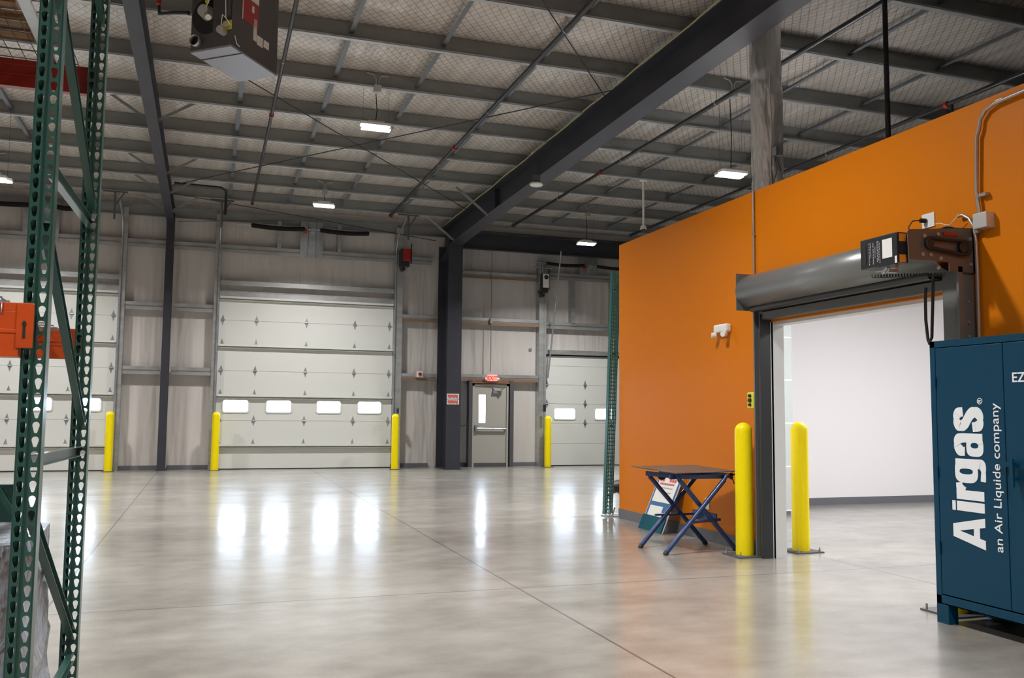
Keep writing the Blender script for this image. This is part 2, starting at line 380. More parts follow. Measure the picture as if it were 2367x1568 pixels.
# main column
c = thing('steel_column', 'thick charcoal steel column with two red stickers, beside the exit door', 'column', (XB,21.6,0))
b = MB(); b.box(XB-.178,XB+.178,21.1,21.12,0,5.6); b.box(XB-.178,XB+.178,22.1,22.12,0,5.6); b.box(XB-.008,XB+.008,21.12,22.1,0,5.6)
b.box(XB-.2,XB+.2,21.08,22.14,0,.02)
b.build('column_section','beam',c)
for k, (y0, y1) in enumerate(((911,922),(924,935))):
    p0 = aY(1033,y1,21.095); p1 = aY(1061,y0,21.095)
    s_ = MB().box(p0.x,p1.x,21.094,21.1,p0.z,p1.z).build('warning_sticker','plate',c); tag(s_, 'white sticker with red printed marks')
    q = MB(); zc = (p0.z+p1.z)/2; hh = (p1.z-p0.z)
    for i in range(9):
        xx = p0.x+.02+(p1.x-p0.x-.04)*i/9; q.box(xx, xx+.022, 21.09, 21.094, zc-hh*.36*(1 if i%3 else .6), zc+hh*.36)
    q.build('red_print','redprint',s_)
# portal beam on the right
pb = MB(); z0, z1 = 5.58, 5.95; pb.box(XB+.01, XR, 21.88,21.89, z0,z1); pb.box(XB+.01,XR,21.8,21.97,z0-.012,z0); pb.box(XB+.01,XR,21.8,21.97,z1,z1+.012)
one('portal_beam', pb, 'beam', 'long charcoal beam high across the right loading bay, above the small overhead door', 'beam')
# left rafter and column
lr = thing('roof_rafter', 'slim charcoal rafter at upper left with angled flange braces', 'beam', (-.95,15,5.8))
b = MB(); ibeam_y(b, -.95, 1.0, 22.15, zp(1)-.004, zp(22.15)-.004, .34, .17, .012, .008); b.build('rafter_beam','beam',lr)
for y in (9.76,14.5,17.65,19.2,20.8):
    for sgn in (1,-1):
        b = MB(); b.bar((-.95+sgn*.07, y, zp(y)-.32), (-.95+sgn*.62, y, zp(y)+.03), .045, .005, (0,1,0)); b.build('flange_brace','purlin',lr)
for y in (20.8, 18.0):
    b = MB(); b.bar((XB-.14,y,zp(y)-.52),(XB-.85,y,zp(y)+.03),.055,.005,(0,1,0)); b.build('flange_brace','girt',mr)
lc = MB(); lc.box(-1.03,-.86,21.86,21.872,0,5.92); lc.box(-1.03,-.86,22.12,22.132,0,5.92); lc.box(-.95,-.942,21.87,22.12,0,5.92); lc.box(-1.06,-.83,21.83,22.15,0,.015)
one('steel_column', lc, 'beam', 'slim charcoal steel column between the two large overhead doors', 'column')
# eave strut
es = MB().box(XL, XR, 22.12, 22.13, 5.86, 6.1).box(XL,XR,22.05,22.13,5.85,5.86).box(XL,XR,22.05,22.13,6.09,6.1)
one('eave_strut', es, 'purlin', 'grey eave strut along the top of the loading door wall', 'beam')
# purlins: Z sections
for i in range(10):
    y = 20.8-1.578*i; z = zp(y); b = MB()
    b.box(XL, XR, y, y+.004, z, z+.25); b.box(XL,XR,y+.004,y+.07,z+.246,z+.25)
    # punched bolt holes read as tiny pale rivets where laps are bolted
    for xc in (-2.0,-1.4,-.6,0.1,4.9,5.35,6.0,6.5):
        for dz in (.07,.13,.19): b.cyl((xc,y-.004,z+dz),(xc,y,z+dz),.008,6)
    t = thing('roof_purlin', 'grey steel roof purlin, %s one out from the loading door wall' % ORD[i], 'purlin', (2,y,z), 'roof purlins')
    b.build('web','purlin',t)
    MB().box(XL, XR, y-.075, y, z, z+.004).box(XL, XR, y-.075, y-.071, z, z+.022).build('flange','flange',t)  # bottom flange in the lighter steel, painted as if lit from below
# angle straps crossing the purlins
ST = [(-3.18,'passing left of the slim rafter'),(.32,'passing just right of the heater'),(1.6,'between the heater and the row of hanging lamps'),(2.82,'just right of the hanging lamps'),(4.22,'beside the middle sprinkler pipe'),
      (6.42,'just right of the deep rafter'),(8.1,'behind the foil duct and the white drop pole'),(9.6,'second to the right of the foil duct'),(11.3,'farthest right above the orange wall'),(-6.3,'farthest left, beyond the rack')]
for X, w in ST:
    b = MB()
    for i in range(9):
        ya = 20.8-1.578*i-.005; yb = ya-1.55; b.bar((X,ya,zp(ya)+.1),(X,yb,zp(yb)+.1),.06,.004); b.bar((X+.03,ya,zp(ya)+.13),(X+.03,yb,zp(yb)+.13),.004,.06)
    one('purlin_strap', b, 'strap', 'thin steel angle strap crossing the purlins, '+w, 'strap', 'purlin straps')
# bracing rods
for a, bb, lab in (((.1,12.75,6.12),(5.5,19.5,6.0),'thin dark bracing rod crossing under the roof from the heater to the thick column'),
                   ((-.85,19.5,6.0),(5.5,11.6,6.1),'thin dark bracing rod slanting under the roof from the slim rafter to the deep rafter'),
                   ((3.2,9.0,6.15),(5.5,12.0,6.12),'short dark bracing rod beside the middle sprinkler pipe at the top'),
                   ((-.85,20.0,5.95),(5.4,22.1,5.75),'thin dark bracing rod above the middle overhead door, dropping to the right')):
    one('bracing_rod', MB().cyl(a,bb,.009,6), 'pipe', lab, 'rod', 'bracing rods')
for a, bb, lab in (((-.8,22.0,5.75),(1.9,22.0,5.98),'taut wire over the left half of the middle overhead door'),):
    one('bracing_rod', MB().cyl(a,bb,.006,6), 'pipe', lab, 'rod', 'bracing rods')

# ================================================================== GIRTS AND JAMBS on the back wall
GY = 22.05
def girt(x0, x1, z, lab, m='girt', h=.17, warm=False):
    b = MB(); b.box(x0,x1,GY,GY+.006,z-h/2,z-.012); b.box(x0,x1,GY,GY+.006,z+.012,z+h/2); b.box(x0,x1,GY+.006,D,z-.004,z+.004)
    b.box(x0,x1,GY,GY+.03,z-h/2-.005,z-h/2); b.box(x0,x1,GY,GY+.03,z+h/2,z+h/2+.005); b.box(x0,x1,GY+.03,GY+.034,z-h/2,z+h/2)
    o = one('wall_girt', b, m, lab, 'girt', 'wall girts')
    if warm: MB().box(x0,x1,GY-.002,GY,z-h/2,z-.02).build('warm_lip','brown',o)
    return o
girt(XL+1, 5.3, 5.2, 'long galvanised girt running above both large overhead doors')
girt(-1.9,-1.05,3.75,'upper short girt left of the slim column')
girt(-.82,.1,3.75,'upper short girt right of the slim column')
girt(-1.9,-1.05,2.27,'lower short girt left of the slim column')
girt(-.82,.1,2.27,'lower short girt right of the slim column')
girt(4.46,5.46,3.73,'short girt left of the thick column, at mid height', warm=True)
girt(4.46,5.46,2.25,'short girt left of the thick column, carrying the red strobe box', warm=True)
girt(5.88,8.2,4.93,'bright girt right of the thick column, topmost under the beam', warm=True)
girt(5.88,8.2,3.73,'girt right of the thick column at mid height above the exit door', warm=True)
girt(5.88,8.2,2.27,'girt above the exit door frame, behind the exit sign', warm=True)
girt(8.42,13,5.02,'upper girt above the small right overhead door')
girt(8.42,13,3.70,'middle girt above the small right overhead door')
def jamb(x0, x1, z1, lab, m='girt', z0=0): 
    b = MB().box(x0,x1,GY-.03,GY-.024,z0,z1).box(x0,x0+.005,GY-.024,D,z0,z1).box(x1-.005,x1,GY-.024,D,z0,z1); one('door_jamb_post', b, m, lab, 'post', 'door jamb posts')
jamb(-1.96,-1.86,6.0,'galvanised jamb post at the right side of the left overhead door')
jamb(.06,.17,6.0,'galvanised jamb post at the left side of the middle overhead door')
jamb(4.36,4.55,6.0,'wide galvanised jamb post at the right side of the middle overhead door')
jamb(8.2,8.4,5.4,'wide galvanised jamb post left of the small right overhead door')
jamb(9.12,9.22,5.0,'short stud above the small right overhead door', z0=3.78)
jamb(10.3,10.42,5.0,'short stud above the small right overhead door, half hidden by the leaning rack frame', z0=3.78)
one('door_header', MB().box(8.4,13,GY-.03,D-.002,2.93,3.05), 'girt', 'pale header strip over the small right overhead door', 'header')
for x0, lab in ((1.46,'left stud above the middle door springs'),(2.9,'right stud above the middle door springs')):
    jamb(x0, x0+.09, 5.95, lab, z0=5.28)
for x0,lab in ((-4.0,'left stud above the left overhead door'),(-2.75,'right stud above the left overhead door')):
    jamb(x0, x0+.09, 5.95, lab, z0=5.28)

# ================================================================== OVERHEAD DOORS
def rrect(cx, cz, w, h, r, n=4):
    p = []
    for sx, sz, a0 in ((1,1,0),(-1,1,90),(-1,-1,180),(1,-1,270)):
        for i in range(n+1):
            a = math.radians(a0+90*i/n); p.append((cx+sx*(w/2-r)+r*math.cos(a), cz+sz*(h/2-r)+r*math.sin(a)))
    return p
def window(door, cx, cz, w, h, Y):
    o = rrect(cx,cz,w+.06,h+.06,.06); i = rrect(cx,cz,w,h,.045); n = len(o)
    b = MB(); vs = [(x,Y-.015,z) for x,z in o]+[(x,Y-.015,z) for x,z in i]+[(x,Y+.03,z) for x,z in i]+[(x,Y,z) for x,z in o]
    fs = [(k,(k+1)%n,n+(k+1)%n,n+k) for k in range(n)]+[(n+k,n+(k+1)%n,2*n+(k+1)%n,2*n+k) for k in range(n)]+[(3*n+k,3*n+(k+1)%n,(k+1)%n,k) for k in range(n)]
    b.add(vs, fs); f = b.build('window_frame','jamb',door)
    g_ = MB(); g_.add([(x,Y+.02,z) for x,z in i],[tuple(range(n))]); g_.build('pane','glass',f)
def hinge(door, x, z, Y, diamond=True):
    b = MB(); a = .052; hh = .13
    if diamond: b.prism([(x,Y-.004,z+hh),(x-a*.6,Y-.004,z+.035),(x-a,Y-.004,z),(x-a*.6,Y-.004,z-.035),(x,Y-.004,z-hh),(x+a*.6,Y-.004,z-.035),(x+a,Y-.004,z),(x+a*.6,Y-.004,z+.035)],(0,.004,0)); b.cyl((x-.04,Y-.018,z),(x+.04,Y-.018,z),.013,8)
    else: b.prism([(x,Y-.004,z+hh+.03),(x-a*.6,Y-.004,z+.06),(x-a,Y-.004,z+.01),(x+a,Y-.004,z+.01),(x+a*.6,Y-.004,z+.06)],(0,.004,0)); b.cyl((x-.03,Y-.016,z+.03),(x+.03,Y-.016,z+.03),.011,8)
    b.build('hinge','galv',door)
def section_panel(b, x0, x1, z0, z1, Y, holes):
    """one door section with window cut-outs"""
    T = .045; x = x0
    g_ = .003
    for (cx, cz, w, h) in sorted(holes):
        b.box(x, cx-w/2, Y, Y+T, z0+g_, z1-g_); b.box(cx-w/2, cx+w/2, Y, Y+T, z0+g_, cz-h/2); b.box(cx-w/2, cx+w/2, Y, Y+T, cz+h/2, z1-g_); x = cx+w/2
    b.box(x, x1, Y, Y+T, z0+g_, z1-g_)
DY = 22.09
def big_door(name, x0, x1, lab):
    d = thing(name, lab, None, ((x0+x1)/2, DY, 0), kind=S)
    seams = [0,.56,1.14,1.72,2.31,2.90,3.50,4.08]
    wd = x1-x0; wins = [x0+wd*f for f in (.107,.345,.629,.868)]
    for i in range(7):
        b = MB(); hs = [(c,1.48,.56,.27) for c in wins] if i == 2 else []
        section_panel(b, x0, x1, seams[i], seams[i+1], DY, hs); b.build('door_section','door',d)
    b = MB()
    for z in seams[1:-1]: b.box(x0,x1,DY+.012,DY+.040,z-.012,z+.012)
    b.build('seam_backing','door',d)  # backing strips added behind the seams to block outside light
    tag(MB().box(x0-.06,x0+.02,DY+.046,DY+.16,0,4.12).box(x1-.02,x1+.06,DY+.046,DY+.16,0,4.12).box(x0,x1,DY+.046,DY+.16,4.05,4.14).build('edge_light_seal','black',d),'black seal strip added around the door to stop light leaks')  # edge strips added to keep daylight from leaking round the door
    for c in wins: window(d, c, 1.48, .56, .27, DY)
    for z in (.56,1.72,2.90,4.03):      # stiffening struts
        b = MB(); b.box(x0+.01,x1-.01,DY-.075,DY,z+.002,z+.006); b.box(x0+.01,x1-.01,DY-.079,DY-.075,z-.018,z+.03); b.box(x0+.01,x1-.01,DY-.075,DY,z-.055,z-.051)
        b.build('strut','door',d)
    tag(MB().box(x0,x1,DY-.004,DY+.05,-.0,.022).build('bottom_seal','black',d),'black rubber bottom seal')
    for z in seams[1:-1]:
        dia = z not in (.56,1.72,2.90)
        for f in (.021,.207,.489,.771,.979): hinge(d, x0+wd*f, z, DY, dia)
    # header frame above
    b = MB(); b.box(x0,x1,GY-.01,D,4.12,4.16); b.box(x0,x1,GY-.01,GY,4.04,4.12); b.build('door_head','girt',d)
    b = MB(); b.box(x0,x1,GY-.01,GY,4.33,4.44); b.box(x0,x1,GY,D,4.40,4.44); b.build('head_girt','girt',d)
    # vertical tracks that run up and bend to follow the roof
    for x, s in ((x0-.035,-1),(x1+.035,1)):
        b = MB()
        pts = [(x,DY-.09,.05),(x,DY-.09,5.45),(x,DY-.13,5.62),(x,DY-.25,5.75)]
        b.tube([(x,DY-.09,.1),(x,DY-.09,5.3),(x,DY-.12,5.48),(x,DY-.25,5.66),(x,DY-.5,5.82),(x,DY-1.35,6.0)], .022, 8)
        b.box(x-.004, x+.03*(-s), DY-.11, DY-.0, .1, 5.3)
        b.build('track','galv',d)
        b = MB(); b.box(x+.03*s-.035, x+.03*s+.035, DY-.05,DY+.02,.02,5.4); b.build('track_angle','darkgrey',d)
    return d
d2 = big_door('door_2', .19, 4.33, 'tall white overhead door in the middle with four lit windows')
d1 = big_door('door_1', -6.15, -2.0, 'tall white overhead door at the left behind the rack')
# small right door
d3 = thing('door_3', 'low white overhead door at the right, partly hidden by the orange wall', None, (10.4,DY,0), kind=S)
x0, x1 = 8.4, 12.55; seams = [0,.59,1.12,1.63,2.13,2.63,2.9]
for i in range(6):
    b = MB(); hs = [(c,1.37,.58,.27) for c in (8.97,10.14,11.3)] if i == 2 else []
    section_panel(b, x0, x1, seams[i], seams[i+1], DY+.02, hs); b.build('door_section','door',d3)
b = MB()
for z in seams[1:-1]: b.box(x0,x1,DY+.032,DY+.06,z-.012,z+.012)
b.build('seam_backing','door',d3)  # strips added behind these seams too, closing them to daylight
tag(MB().box(x0-.06,x0+.02,DY+.066,DY+.17,0,3.0).box(x0,x1,DY+.066,DY+.17,2.85,3.02).build('edge_light_seal','black',d3),'black seal strip added around the door to stop light leaks')  # added edge strips that shut out light at the side and head
for c_ in (8.97,10.14,11.3): window(d3, c_, 1.37, .58, .27, DY+.02)
for z in (1.12,1.63,2.13):
    for x in (8.46,9.555,10.7): hinge(d3, x, z, DY+.02)
MB().box(x0,x1,DY+.016,DY+.07,0,.022).build('bottom_seal','black',d3)
b = MB().box(8.33,8.345,DY-.08,DY,.05,5.2); b.cyl((8.44,DY-.1,2.3),(8.52,DY-3.0+2.2,5.55),.022,8); b.build('track','galv',d3)

# spring shafts above the doors
def springs(x0, xm, x1, z, lab, Y=21.86, r=.055):
    t = thing('torsion_springs', lab, 'door spring', (xm,Y,z-.1), 'door torsion springs')
    b = MB(); b.cyl((x0-.35,Y,z),(x1+.35,Y,z),.014,8); b.build('shaft','galv',t)
    for a, c_ in ((x0, xm-.2),(xm+.2,x1)):
        pts = [(a+(c_-a)*i/8, Y, z-.03*math.sin(PI*i/8)) for i in range(9)]
        b = MB(); b.tube(pts, r, 12)
        for e in (pts[0], pts[-1]): b.cyl((e[0]-.02,Y,z),(e[0]+.02,Y,z),r*.8,12)
        b.build('spring_sleeve','sock',t)
    b = MB().box(xm-.27,xm-.09,Y+.16,Y+.17,5.1,5.98).box(xm-.08,xm+.1,Y+.15,Y+.16,5.1,5.98).box(xm+.11,xm+.27,Y+.16,Y+.17,5.1,5.98).box(xm-.04,xm+.06,Y-.01,Y+.16,z-.05,z+.05)
    b.build('centre_plate','galv',t)
    MB().cyl((xm-.19,Y-.0,z-.05),(xm-.13,Y,z-.05),.055,12).build('red_cone','red',t)
springs(.86,2.27,3.62,5.76,'black covered torsion springs on a bright plate above the middle overhead door')
springs(-5.3,-3.55,-2.9,5.86,'black covered torsion springs above the left overhead door, seen behind the rack')
springs(8.35,9.6,10.9,5.32,'thin black torsion springs above the small right overhead door', r=.045)

# red and white door operators
def jack(x, z, m, lab, h=.3, w=.2):
    t = thing('door_operator', lab, 'door opener', (x,21.8,z-.3))
    b = MB().box(x-w/2,x+w/2,21.70,21.92,z-h/2,z+h/2); b.build('cover',m,t,bevel=.02)
    b = MB().box(x-w/2-.04,x-w/2+.0,21.72,22.0,z-h/2-.12,z+h/2).box(x-w/2,x+w/2-.02,21.74,21.95,z-h/2-.13,z-h/2).cyl((x+w/2+.03,21.8,z-h/2-.05),(x+w/2+.03,21.8,z+h/2+.15),.015,8).cyl((x-.07,21.75,z-h/2-.2),(x-.07,21.95,z-h/2-.2),.05,12)
    b.build('chassis','blackplastic',t)
    return t
jk = jack(4.57,5.27,'red','red door operator on the wall right of the middle overhead door')
jw = jack(8.27,4.83,'plate','white-fronted door operator left of the small right overhead door',.36,.17)
MB().cyl((8.27,21.695,4.92),(8.27,21.702,4.92),.06,16).build('oval_badge','blackplastic',jw)
b = MB(); b.box(8.13,8.17,21.82,22.0,4.6,5.3); b.box(8.2,8.24,21.85,22.0,5.0,5.3); b.cyl((8.0,21.9,5.2),(8.5,21.9,5.2),.02,8); b.build('shaft_bracket','galv',jw)
# cord loop below red operator
MB().tube([(4.6+.05*math.cos(a),21.8,4.88+.09*math.sin(a)) for a in [PI/2-.4-i*.5 for i in range(9)]],.006,6).build('pull_cord','plate',jk)

# ================================================================== EXIT DOOR
d4 = thing('door_4','beige metal exit door with a tall narrow window and a push bar', None, (6.91,22.1,0), kind=S)
xa, xb, zt = 6.46, 7.33, 2.06; Yd = 22.08
b = MB(); wx0, wx1, wz0, wz1 = 6.59,6.77,1.12,1.84
b.box(xa,wx0,Yd,Yd+.045,.1,zt); b.box(wx1,xb,Yd,Yd+.045,.1,zt); b.box(wx0,wx1,Yd,Yd+.045,.1,wz0); b.box(wx0,wx1,Yd,Yd+.045,wz1,zt); b.build('door_leaf','mandoor',d4)
MB().box(xa-.05,xb+.05,Yd-.005,Yd+.12,.0,.1).build('kick_plate','darkgrey',d4)  # bottom strip, also the threshold added to block daylight under the leaf
MB().box(wx0,wx1,Yd+.02,Yd+.024,wz0,wz1).build('glass_lite','glass',d4)
b = MB(); b.cyl((xa+.06,Yd-.07,.97),(xb-.02,Yd-.07,.965),.025,12); b.box(xa+.02,xa+.1,Yd-.08,Yd,.91,1.06); b.box(xb-.05,xb-.01,Yd-.07,Yd,.93,1.0); b.build('push_bar','galv',d4)
b = MB().box(6.95,7.2,Yd-.07,Yd,1.88,1.95); b.bar((7.15,Yd-.06,1.97),(7.2,Yd-.2,2.0),.03,.012); b.bar((7.2,Yd-.2,2.0),(6.95,Yd-.02,2.03),.03,.012); b.build('door_closer','galv',d4)
b = MB().box(xa-.05,xa,Yd-.03,Yd+.1,0,zt+.05).box(xb,xb+.05,Yd-.03,Yd+.1,0,zt+.05).box(xa-.05,xb+.05,Yd-.03,Yd+.1,zt,zt+.05); b.box(xa-.1,xa+.02,Yd+.05,Yd+.16,0,zt+.1).box(xb-.02,xb+.1,Yd+.05,Yd+.16,0,zt+.1).box(xa-.1,xb+.1,Yd+.05,Yd+.16,zt-.02,zt+.12); b.build('door_frame','mandoor',d4)
b = MB().box(6.3,6.38,21.98,22.2,0,2.2).box(7.4,7.5,21.98,22.2,0,2.2); b.build('frame_post','darkgrey',d4)
MB().box(6.35,7.42,22.0,22.2,2.13,2.17).build('frame_head','brown',d4)
# exit sign
e = thing('exit_sign','small lit red exit sign above the beige exit door','sign',(6.8,21.9,2.26))
p0 = aY(1127,881,21.92); p1 = aY(1150,867,21.92)
MB().box(p0.x,p1.x,21.93,21.98,p0.z,p1.z).build('housing','exit',e,bevel=.008)
text('exit_letters','EXIT','exitred',e,((p0.x+p1.x)/2,21.925,p0.z+.025),(1,0,0),(0,0,1),.155,.003,.85,.006,'CENTER')
MB().cyl((p0.x-.06,21.97,p0.z+.05),(p0.x-.01,21.97,p0.z+.05),.04,10).build('lamp_head','plate',e)
MB().cyl((p1.x+.01,21.97,p0.z+.05),(p1.x+.06,21.97,p0.z+.05),.04,10).build('lamp_head','plate',e)
one('conduit', MB().cyl((6.87,22.0,2.43),(6.87,22.0,5.6),.012,8).box(6.84,6.9,21.98,22.03,3.68,3.8), 'emt', 'thin vertical conduit dropping to the exit sign', 'conduit')
# switch cable left of the exit door
one('cable', MB().tube([(5.86,21.3,1.18),(5.95,21.5,1.06),(6.1,21.8,1.04),(6.3,21.97,1.1)],.012,6), 'black', 'black cable looping from the thick column to the exit door frame', 'cable')
# strobe
s_ = thing('strobe_box','small grey box with a red round button, on the girt left of the thick column','alarm',(4.98,22.0,2.25))
MB().box(4.9,5.09,21.93,22.05,2.24,2.41).build('back_box','steelbox',s_,bevel=.01)
MB().box(4.93,5.07,21.922,21.93,2.25,2.39).build('face_plate','plate',s_)
MB().cyl((5.0,21.9,2.32),(5.0,21.922,2.32),.045,16).build('red_button','red',s_)
# grommets on liner
for (px,py,lab) in ((1227,808,'round grey wall plate on the liner, upper right of the exit sign'),(1321,813,'left of two round grey plates above the small right overhead door'),(1367,815,'right of two round grey plates above the small right overhead door')):
    p = aY(px,py,22.2); one('wall_disc', MB().cyl((p.x,22.22,p.z),(p.x,22.25,p.z),.045,16).cyl((p.x,22.21,p.z),(p.x,22.22,p.z),.018,10), 'galv', lab, 'fitting')
one('photo_eye', MB().box(8.24,8.3,21.75,21.82,1.42,1.6), 'blackplastic', 'small black sensor on the jamb left of the small right overhead door', 'sensor')
one('photo_eye', MB().box(4.40,4.45,21.75,21.85,1.34,1.46), 'blackplastic', 'small black sensor just above the bollard right of the middle door', 'sensor')

# ================================================================== BOLLARDS
def bollard(x, y, h, lab, plate=True, rot=0, r=.086):
    t = thing('bollard', lab, 'bollard', (x,y,0), 'yellow bollards')
    prof = [(r,.012),(r,h-r)] + [(r*math.cos(a), h-r+r*math.sin(a)) for a in [PI/2*i/8 for i in range(1,9)]]
    prof[-1] = (.0008, h)
    MB().lathe((x,y,0),prof,32).build('sleeve','yellow',t)
    b = MB(); s = .16 if plate else .12
    cs, sn = math.cos(rot), math.sin(rot)
    pts = [(x+u*s*cs-v*s*sn, y+u*s*sn+v*s*cs, 0) for u, v in ((-1,-1),(1,-1),(1,1),(-1,1))]
    b.prism(pts,(0,0,.012)); b.build('base_plate','darkgrey',t)
    if plate:
        for u, v in ((-1,-1),(1,-1),(1,1),(-1,1)):
            bx, by = x+u*s*.8*cs-v*s*.8*sn, y+u*s*.8*sn+v*s*.8*cs
            MB().cyl((bx,by,.012),(bx,by,.035),.012,6).cyl((bx,by,.035),(bx,by,.06),.005,6).build('anchor_bolt','galv',t)
    return t
bollard(-2.03,21.8,1.33,'yellow bollard at the right side of the left overhead door', False)
bollard(.205,21.75,1.34,'yellow bollard at the left side of the middle overhead door', False)
bollard(4.31,21.45,1.33,'yellow bollard at the right side of the middle overhead door', False)
bollard(8.32,21.65,1.31,'yellow bollard left of the small right overhead door', False)
bollard(5.04,7.72,1.30,'yellow bollard in front of the orange wall beside the roll-up door')
bollard(5.76,7.81,1.31,'yellow bollard just inside the white room')
p = aZ(2163,1404,0); bollard(5.05,4.95+.0,1.30,'yellow bollard hidden behind the teal cabinet, only its base plate showing') if False else None
q = thing('bollard','yellow bollard hidden behind the teal cabinet, only its base plate corner showing','bollard',(5.03,5.09,0),'yellow bollards')
p = V((5.03,5.09,0)); bx, by = p.x, p.y
MB().prism([(bx-.16,by-.16,0),(bx+.16,by-.16,0),(bx+.16,by+.16,0),(bx-.16,by+.16,0)],(0,0,.012)).build('base_plate','darkgrey',q)
r = .086; h = 1.3; prof = [(r,.012),(r,h-r)] + [(r*math.cos(a), h-r+r*math.sin(a)) for a in [PI/2*i/8 for i in range(1,9)]]; prof[-1] = (.0008,h)
MB().lathe((bx,by,0),prof,32).build('sleeve','yellow',q)
for u, v in ((-1,1),(-1,-1)): MB().cyl((bx+u*.13,by+v*.13,.012),(bx+u*.13,by+v*.13,.05),.008,6).build('anchor_bolt','galv',q)

# ================================================================== ROLL-UP DOOR on the orange wall
ru = thing('door_5','grey roll-up door with hood, guides and motor on the orange wall', None, (5.1,6.3,0), kind=S)
hr = .165; hc = (5.055, 2.585); ya, yb = 5.06, 7.60
b = MB()
n = 40; ring = []
for i in range(n+1):
    a = math.radians(75 + 235*i/n); ring.append((hc[0]+hr*math.cos(a), hc[1]+hr*math.sin(a)))
ring = [(OX-.005, hc[1]+hr)] + [r_ for r_ in ring if r_[0] <= OX-.005] 
b.add([(x,y,z) for y in (ya,yb) for x,z in ring], [(i,i+1,len(ring)+i+1,len(ring)+i) for i in range(len(ring)-1)], True)
b.build('hood','hood',ru,solid=.003)
MB().box(4.90,OX-.002,yb,yb+.008,2.40,2.765).build('end_plate','guide',ru)
b = MB().box(OX-.22,OX-.02,oy0+.02,oy1-.03,oz+.10,oz+.12).cyl((5.03,oy0+.02,oz+.13),(5.03,oy1,oz+.13),.04,12); tag(b.build('curtain_edge','blackplastic',ru),'black underside of the rolled curtain')
b = MB().box(5.12,5.15,oy0,oy1,oz+.02,oz+.09).box(5.13,5.21,oy0,oy1,oz+.02,oz+.025); b.build('bottom_bar','guide',ru)
# left guide
b = MB().box(5.15,5.225,7.52,7.62,0,2.42); b.box(5.10,5.15,7.60,7.62,0,2.42); b.build('guide_rail','guide',ru)
b = MB().box(5.10,5.225,7.502,7.52,0,2.36).box(5.225,5.245,7.50,7.515,0,2.30); tag(b.build('guide_strip','blackplastic',ru),'black inner guide strip')
# right guide
b = MB().box(5.10,5.225,5.02,5.19,0,2.45); b.box(5.06,5.10,5.0,5.02,0,2.45); b.build('guide_rail','guide',ru)
b = MB()
for z in (1.95,2.05,2.2,1.7): b.cyl((5.16,5.012,z),(5.16,5.02,z),.01,8)
b.build('guide_bolts','galv',ru)
# bracket plate, slot with drive chain
b = MB(); PY = 5.0
bT = aY(2105,530,PY).z; bTr = aY(2235,526,PY).z; bB = aY(2230,630,PY).z; bL = aY(2098,560,PY).x; bM = aY(2110,600,PY).z; SC = (bT-bB)/.42
def bz(z): return bB + (z-2.37)*SC
b.prism([(bL,PY,bT-.02),(bL+.02,PY,bT),(5.22,PY,bTr),(5.22,PY,bB),(4.98,PY,bB),(4.98,PY,bM),(bL+.01,PY,bM)],(0,.006,0)); b.box(5.20,5.226,PY,PY+.12,bB,bTr)
br = b.build('head_bracket','bracket',ru)
b = MB()
for x, z in ((4.76,2.73),(4.74,2.53),(4.81,2.53),(4.88,2.76),(4.90,2.50),(5.17,2.74),(5.17,2.46),(4.88,2.40)): b.cyl((x,PY-.012,bz(z)),(x,PY,bz(z)),.014,8)
b.build('bolt_heads','galv',br)
b = MB()
loop = []
for i in range(9): a = PI/2+PI*i/8; loop.append((4.80+.035*math.cos(a), PY-.02, bz(2.655)+.035*math.sin(a)))
for i in range(9): a = -PI/2+PI*i/8; loop.append((5.10+.05*math.cos(a), PY-.02, bz(2.63)+.05*math.sin(a)))
loop.append(loop[0]); b.tube(loop,.014,6); b.cyl((5.09,PY-.03,bz(2.635)),(5.09,PY-.005,bz(2.635)),.04,16); b.cyl((4.80,PY-.03,bz(2.655)),(4.80,PY-.005,bz(2.655)),.026,12)
b.build('drive_chain','black',br)
MB().box(4.93,5.06,PY-.008,PY-.001,bz(2.755),bz(2.79)).build('red_label','red',br)
# motor box
mb_ = MB(); p0 = aX(1988,560,4.58); p1 = aX(2074,600,4.58)
ym0, ym1 = p1.y, p0.y; zt0 = aX(2074,535,4.58).z; zb0 = aX(2074,607,4.58).z; xm1 = aY(2100,600,ym0).x
mb_.box(4.58,xm1,ym0,ym1,zb0,zt0); mo = mb_.build('motor_box','blackplastic',ru,bevel=.006)
b = MB(); X_ = 4.579
w = ym1-ym0; hh = zt0-zb0
def face(b, u0, u1, v0, v1, d=.002): b.box(X_-d, X_, ym1-w*u1, ym1-w*u0, zb0+hh*v0, zb0+hh*v1)
face(b,.62,.88,.22,.84); b.box(X_-.002,X_,ym0,ym0+.02,zb0,zb0+.05); b.build('white_label','plate',mo)
b = MB(); face(b,.09,.17,.12,.82); b.build('oval_badge','black',mo)
b = MB()
for k, (u, v0, v1) in enumerate(((.25,.1,.86),(.29,.35,.86),(.36,.1,.85),(.41,.3,.7),(.47,.15,.86),(.50,.2,.86),(.54,.1,.8))):
    for j in range(8):
        t0 = v0+(v1-v0)*j/8; face(b, u, u+.02, t0, t0+(v1-v0)/8*(.55+.35*random.random()), .0015)
b.build('printed_rows','greyprint',mo)
b = MB().box(4.60,4.66,ym0-.002,ym0,zt0-.065,zt0-.01).box(4.60,4.66,ym0-.002,ym0,zb0+.005,zb0+.06); b.build('orange_labels','orangelabel',mo)
b = MB().bar((4.62,ym1-.12,zb0-.015),(4.62,ym0+.05,zb0-.015),.03,.03).bar((4.6,ym1-.2,zb0-.05),(4.6,ym0+.12,zb0-.02),.012,.02).cyl((4.6,ym0+.13,zb0-.03),(4.68,ym0+.13,zb0-.03),.025,10); b.build('release_lever','galv',mo)
